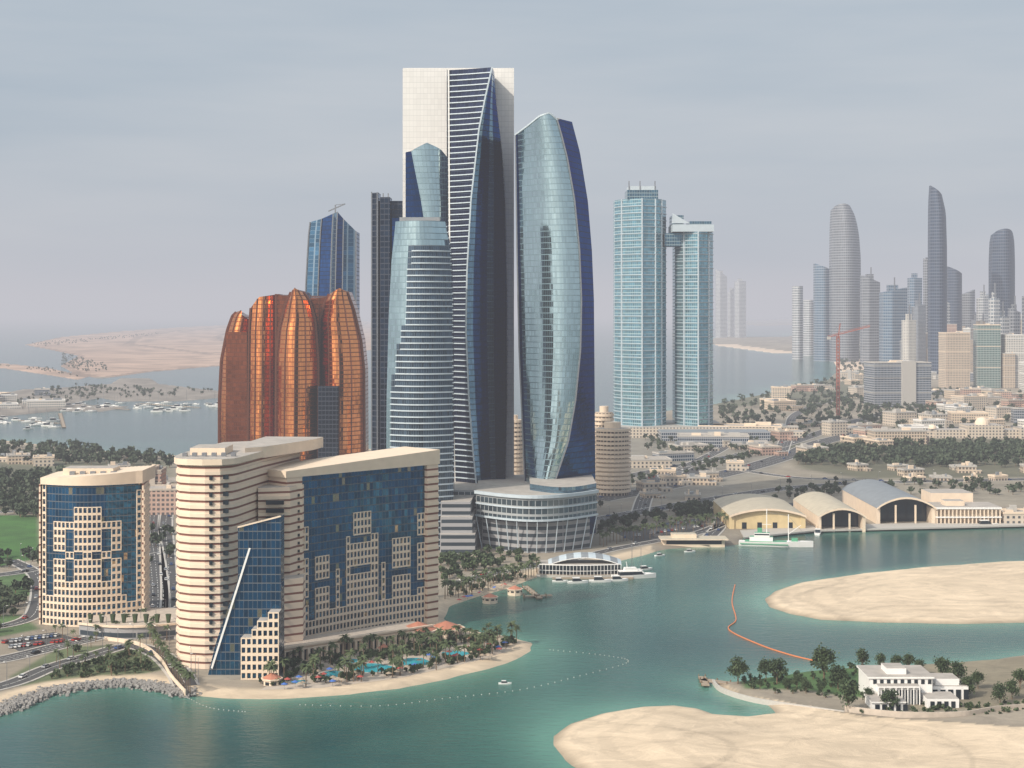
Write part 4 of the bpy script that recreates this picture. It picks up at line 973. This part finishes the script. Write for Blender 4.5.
mb=MB(); hull(mb,26,6,2.2,'whitep'); mb.xz([(-9,1.9),(6,1.9),(4,4),(-8.5,4)],-2.4,2.4,'darkp'); mb.box(-9,4.4,-2.6,2.6,4,4.4,'whitep','whitep',True); mb.xz([(-6,4.4),(2,4.4),(1,6.2),(-5.6,6.2)],-1.9,1.9,'whitep'); mb.beam((-4,0,6.2),(-4.6,0,9.5),.3,'whitep'); x,y=P(634,578); yo=mb.obj('white_yacht',None,(x,y,0)); yo.rotation_euler=(0,0,.15)
for i in range(75):
    px=random.uniform(0,235); py=random.uniform(418,430) if px<60 else random.uniform(403,412); x,y=P(px,py)
    if random.random()<.5: inst('sailing_boat',sm_,x,y,0,random.uniform(-.5,.5),random.uniform(1,1.7))
    else: inst('motor_boat',bm,x,y,0,random.uniform(-.5,.5),random.uniform(1.2,2.2))
mb=MB()
for a,b_,c_,d_ in ((70,406,130,410),(20,421,60,424),(60,414,64,428),(140,404,200,408)): deck(a,b_,c_,d_,5)
mb.obj('marina_pontoon')
x,y=P(985,526); inst('motor_boat',bm,x,y-3,0,.1,2); x,y=P(818,534); inst('motor_boat',bm,x,y,0,1.3,1.6)
x,y=P(776,546); e=empty('harbour_ship',(x,y,0)); e.rotation_euler=(0,0,-.2); L=48
mb=MB(); hull(mb,L,9,3.4,'whitep',-.6); 
mb.ledge([(-23,-4.0,1.2),(8,-4.4,1.2)],.15,.6,'green'); o1=mb.obj('hull',e)
mb=MB(); mb.box(-20,8,-3.6,3.6,2.9,3.3,'green'); mb.box(-17,-2,-3,3,3.3,6,'whitep','green'); mb.box(-14,-4,-2.4,2.4,6,8.6,'whitep','green'); mb.box(-13.8,-4.2,-2.45,2.45,7.1,8,'darkp'); mb.box(-12,-9,-1,1,8.6,11.5,'green'); mb.box(10,14,-1.6,1.6,3.5,5.5,'green')
mb.beam((-6,0,8.6),(-6,0,24),.5,'whitep'); mb.beam((8,0,3),(8,0,21),.5,'whitep'); mb.beam((8,0,8),(16,0,14),.35,'whitep'); mb.beam((-9,0,14),(-3,0,14),.3,'whitep'); mb.beam((-6,0,22),(8,0,20),.14,'steel'); mb.beam((8,0,20),(22,0,4),.14,'steel'); mb.obj('superstructure',e)
e=empty('arched_canopy_marina_pavilion'); mb=MB(); Yp=P(590,577)[1]; x0=wx(538,Yp);x1=wx(622,Yp); n=20
mb.prism(arc(x0-1,x1+2,Yp,5)+[(x1+2,Yp+20),(x0-1,Yp+20)],-1,1.6,'kerb','deck')
mb.prism(arc(x0+1,x1-1,Yp+2,4)+[(x1-1,Yp+19),(x0+1,Yp+19)],1.6,7,'darkp','roof')
mb.ledge([(*p,6.9) for p in arc(x0+1,x1-1,Yp+2,4)],.8,.5,'whitep'); mb.ledge([(*p,3.6) for p in arc(x0+1,x1-1,Yp+2,4)],.6,.3,'whitep')
pf=lambda u:(x0+6+(x1-x0-6)*u, 7.1+5.5*math.sin(math.pi*(u*.9+.05))**.8)
for i in range(n):
    a=pf(i/n);b_=pf((i+1)/n)
    for j,(ya,yb,da,db) in enumerate(((3,7,-2.,-.5),(7,12,-.5,0),(12,19,0,-1.5))):
        mb.face([(a[0],Yp+ya,a[1]+da),(b_[0],Yp+ya,b_[1]+da),(b_[0],Yp+yb,b_[1]+db),(a[0],Yp+yb,a[1]+db)],'greyr' if (i%4 in (1,2)) else 'paleb')
    mb.beam((a[0],Yp+3,a[1]-2),(b_[0],Yp+3,b_[1]-2),.4,'whitep')
for i in range(25):
    p=arc(x0+.5,x1-.5,Yp+.6,4.2)[i]; mb.beam((*p,1.6),(*p,7),.25,'whitep')
mb.box(x1+2.2,x1+16,Yp+6,Yp+9,-.5,1.2,'deck'); mb.box(x0+8,x1+6,Yp-8,Yp-6.4,-.5,1.,'deck')
mb.obj('canopy',e)
mb=MB(); deck(525,588,540,600,3); deck(524,598,552,597,3); mb.obj('jetty')
mb=MB(); x,y=P(694,545,LZ); mb.box(x-20,x+20,y,y+14,0,5,'creamp','roof'); mb.box(x-22,x+22,y-3,y+14,5,5.6,'creamp','sandroof',True); mb.box(x-14,x+2,y+3,y+12,5.6,8,'creamp','sandroof'); mb.box(x-18,x+18,y-.2,y-.05,2,4.5,'darkp'); mb.obj('waterfront_restaurant')
mb=MB(); c=cat([np.array(P(x,y)) for x,y in [(735,585),(732,602),(736,620),(729,630),(760,645),(790,655),(815,661)]],10)
for i in range(len(c)-1): mb.beam((*c[i],.15),(*c[i+1],.15),.45,'orange')
mb.obj('floating_orange_boom')
def buoys(pts,n=10):
    mb=MB(); c=cat([np.array(P(x,y)) for x,y in pts],n)
    for p in c: mb.cyl(p[0],p[1],.26,-.2,.3,'kerb',6,r2=.15)
    mb.obj('buoy_line')
buoys([(300,705),(380,706),(450,698),(520,690),(580,676),(628,662),(600,655),(550,650)],9); buoys([(188,698),(210,708),(245,712)],8)
# ------------------------------------------------------------ sky, haze, sun, camera
w=bpy.data.worlds.new('World'); sc.world=w; w.use_nodes=True; nt=w.node_tree; bg=nt.nodes['Background']
el=math.radians(36); az=math.radians(228)
S=Vector((math.cos(el)*math.sin(az),math.cos(el)*math.cos(az),math.sin(el)))
sk=N(nt,'ShaderNodeTexSky'); sk.sky_type='NISHITA'; sk.sun_disc=False; sk.sun_elevation=el; sk.sun_rotation=az; sk.air_density=1.2; sk.dust_density=4; sk.ozone_density=1.5
tc=N(nt,'ShaderNodeTexCoord'); mp=N(nt,'ShaderNodeMapping'); mp.inputs['Scale'].default_value=(1,1,7); nt.links.new(tc.outputs['Generated'],mp.inputs[0])
no=N(nt,'ShaderNodeTexNoise'); no.inputs['Scale'].default_value=2.2; no.inputs['Detail'].default_value=6; no.inputs['Roughness'].default_value=.5; nt.links.new(mp.outputs[0],no.inputs['Vector'])
mr=N(nt,'ShaderNodeMapRange'); mr.inputs[1].default_value=.3; mr.inputs[2].default_value=.7; nt.links.new(no.outputs['Fac'],mr.inputs[0])
cl=MIX(nt,mr.outputs[0],(3.5,4.65,5.7),(5.9,6.4,6.9))
base=MIX(nt,.88,sk.outputs[0],cl)
dt=N(nt,'ShaderNodeVectorMath',operation='DOT_PRODUCT'); nt.links.new(tc.outputs['Generated'],dt.inputs[0]); dt.inputs[1].default_value=S
gl=M(nt,'MULTIPLY',M(nt,'POWER',M(nt,'MAXIMUM',dt.outputs['Value'],0.),7.),36.)
gv=N(nt,'ShaderNodeVectorMath',operation='SCALE'); gv.inputs[0].default_value=(1,.92,.80); nt.links.new(gl,gv.inputs['Scale'])
sv=N(nt,'ShaderNodeVectorMath',operation='ADD'); nt.links.new(base,sv.inputs[0]); nt.links.new(gv.outputs[0],sv.inputs[1])
nt.links.new(sv.outputs[0],bg.inputs['Color']); bg.inputs['Strength'].default_value=.1
ld=bpy.data.lights.new('sun','SUN'); ld.energy=4.1; ld.angle=math.radians(.8); ld.color=(1,.90,.77)
lo=bpy.data.objects.new('sun',ld); sc.collection.objects.link(lo); lo.rotation_euler=(-S).to_track_quat('-Z','Y').to_euler(); lo.location=(0,0,800)
hz=bpy.data.materials.new('haze_air'); hz.use_nodes=True; nt=hz.node_tree; nt.nodes.remove(nt.nodes['Principled BSDF'])
out=nt.nodes['Material Output']; ab=N(nt,'ShaderNodeVolumeAbsorption'); em=N(nt,'ShaderNodeEmission'); ad=N(nt,'ShaderNodeAddShader')
sg=1/9800.; ab.inputs['Color'].default_value=(0,0,0,1); ab.inputs['Density'].default_value=sg
em.inputs['Color'].default_value=(.55,.55,.595,1); em.inputs['Strength'].default_value=sg  # volume glows by itself, standing in for light scattered by haze
nt.links.new(ab.outputs[0],ad.inputs[0]);nt.links.new(em.outputs[0],ad.inputs[1]);nt.links.new(ad.outputs[0],out.inputs['Volume'])
me=bpy.data.meshes.new('haze'); me.from_pydata([(x,y,z) for z in (-30,620) for y in (-3000,55000) for x in (-45000,45000)],[],[(0,2,3,1),(4,5,7,6),(0,1,5,4),(2,6,7,3),(0,4,6,2),(1,3,7,5)]); me.materials.append(hz); linko('haze',me)
cd=bpy.data.cameras.new('camera'); cd.lens=36*F/1024; cd.sensor_width=36; cd.shift_y=(HZ-384)/1024; cd.clip_start=1; cd.clip_end=120000
co=bpy.data.objects.new('camera',cd); sc.collection.objects.link(co); co.location=(0,0,H); co.rotation_euler=(math.radians(90),0,0); sc.camera=co
sc.view_settings.view_transform='Standard'; sc.view_settings.look='None'; sc.view_settings.exposure=0
print('objects',len(bpy.data.objects))
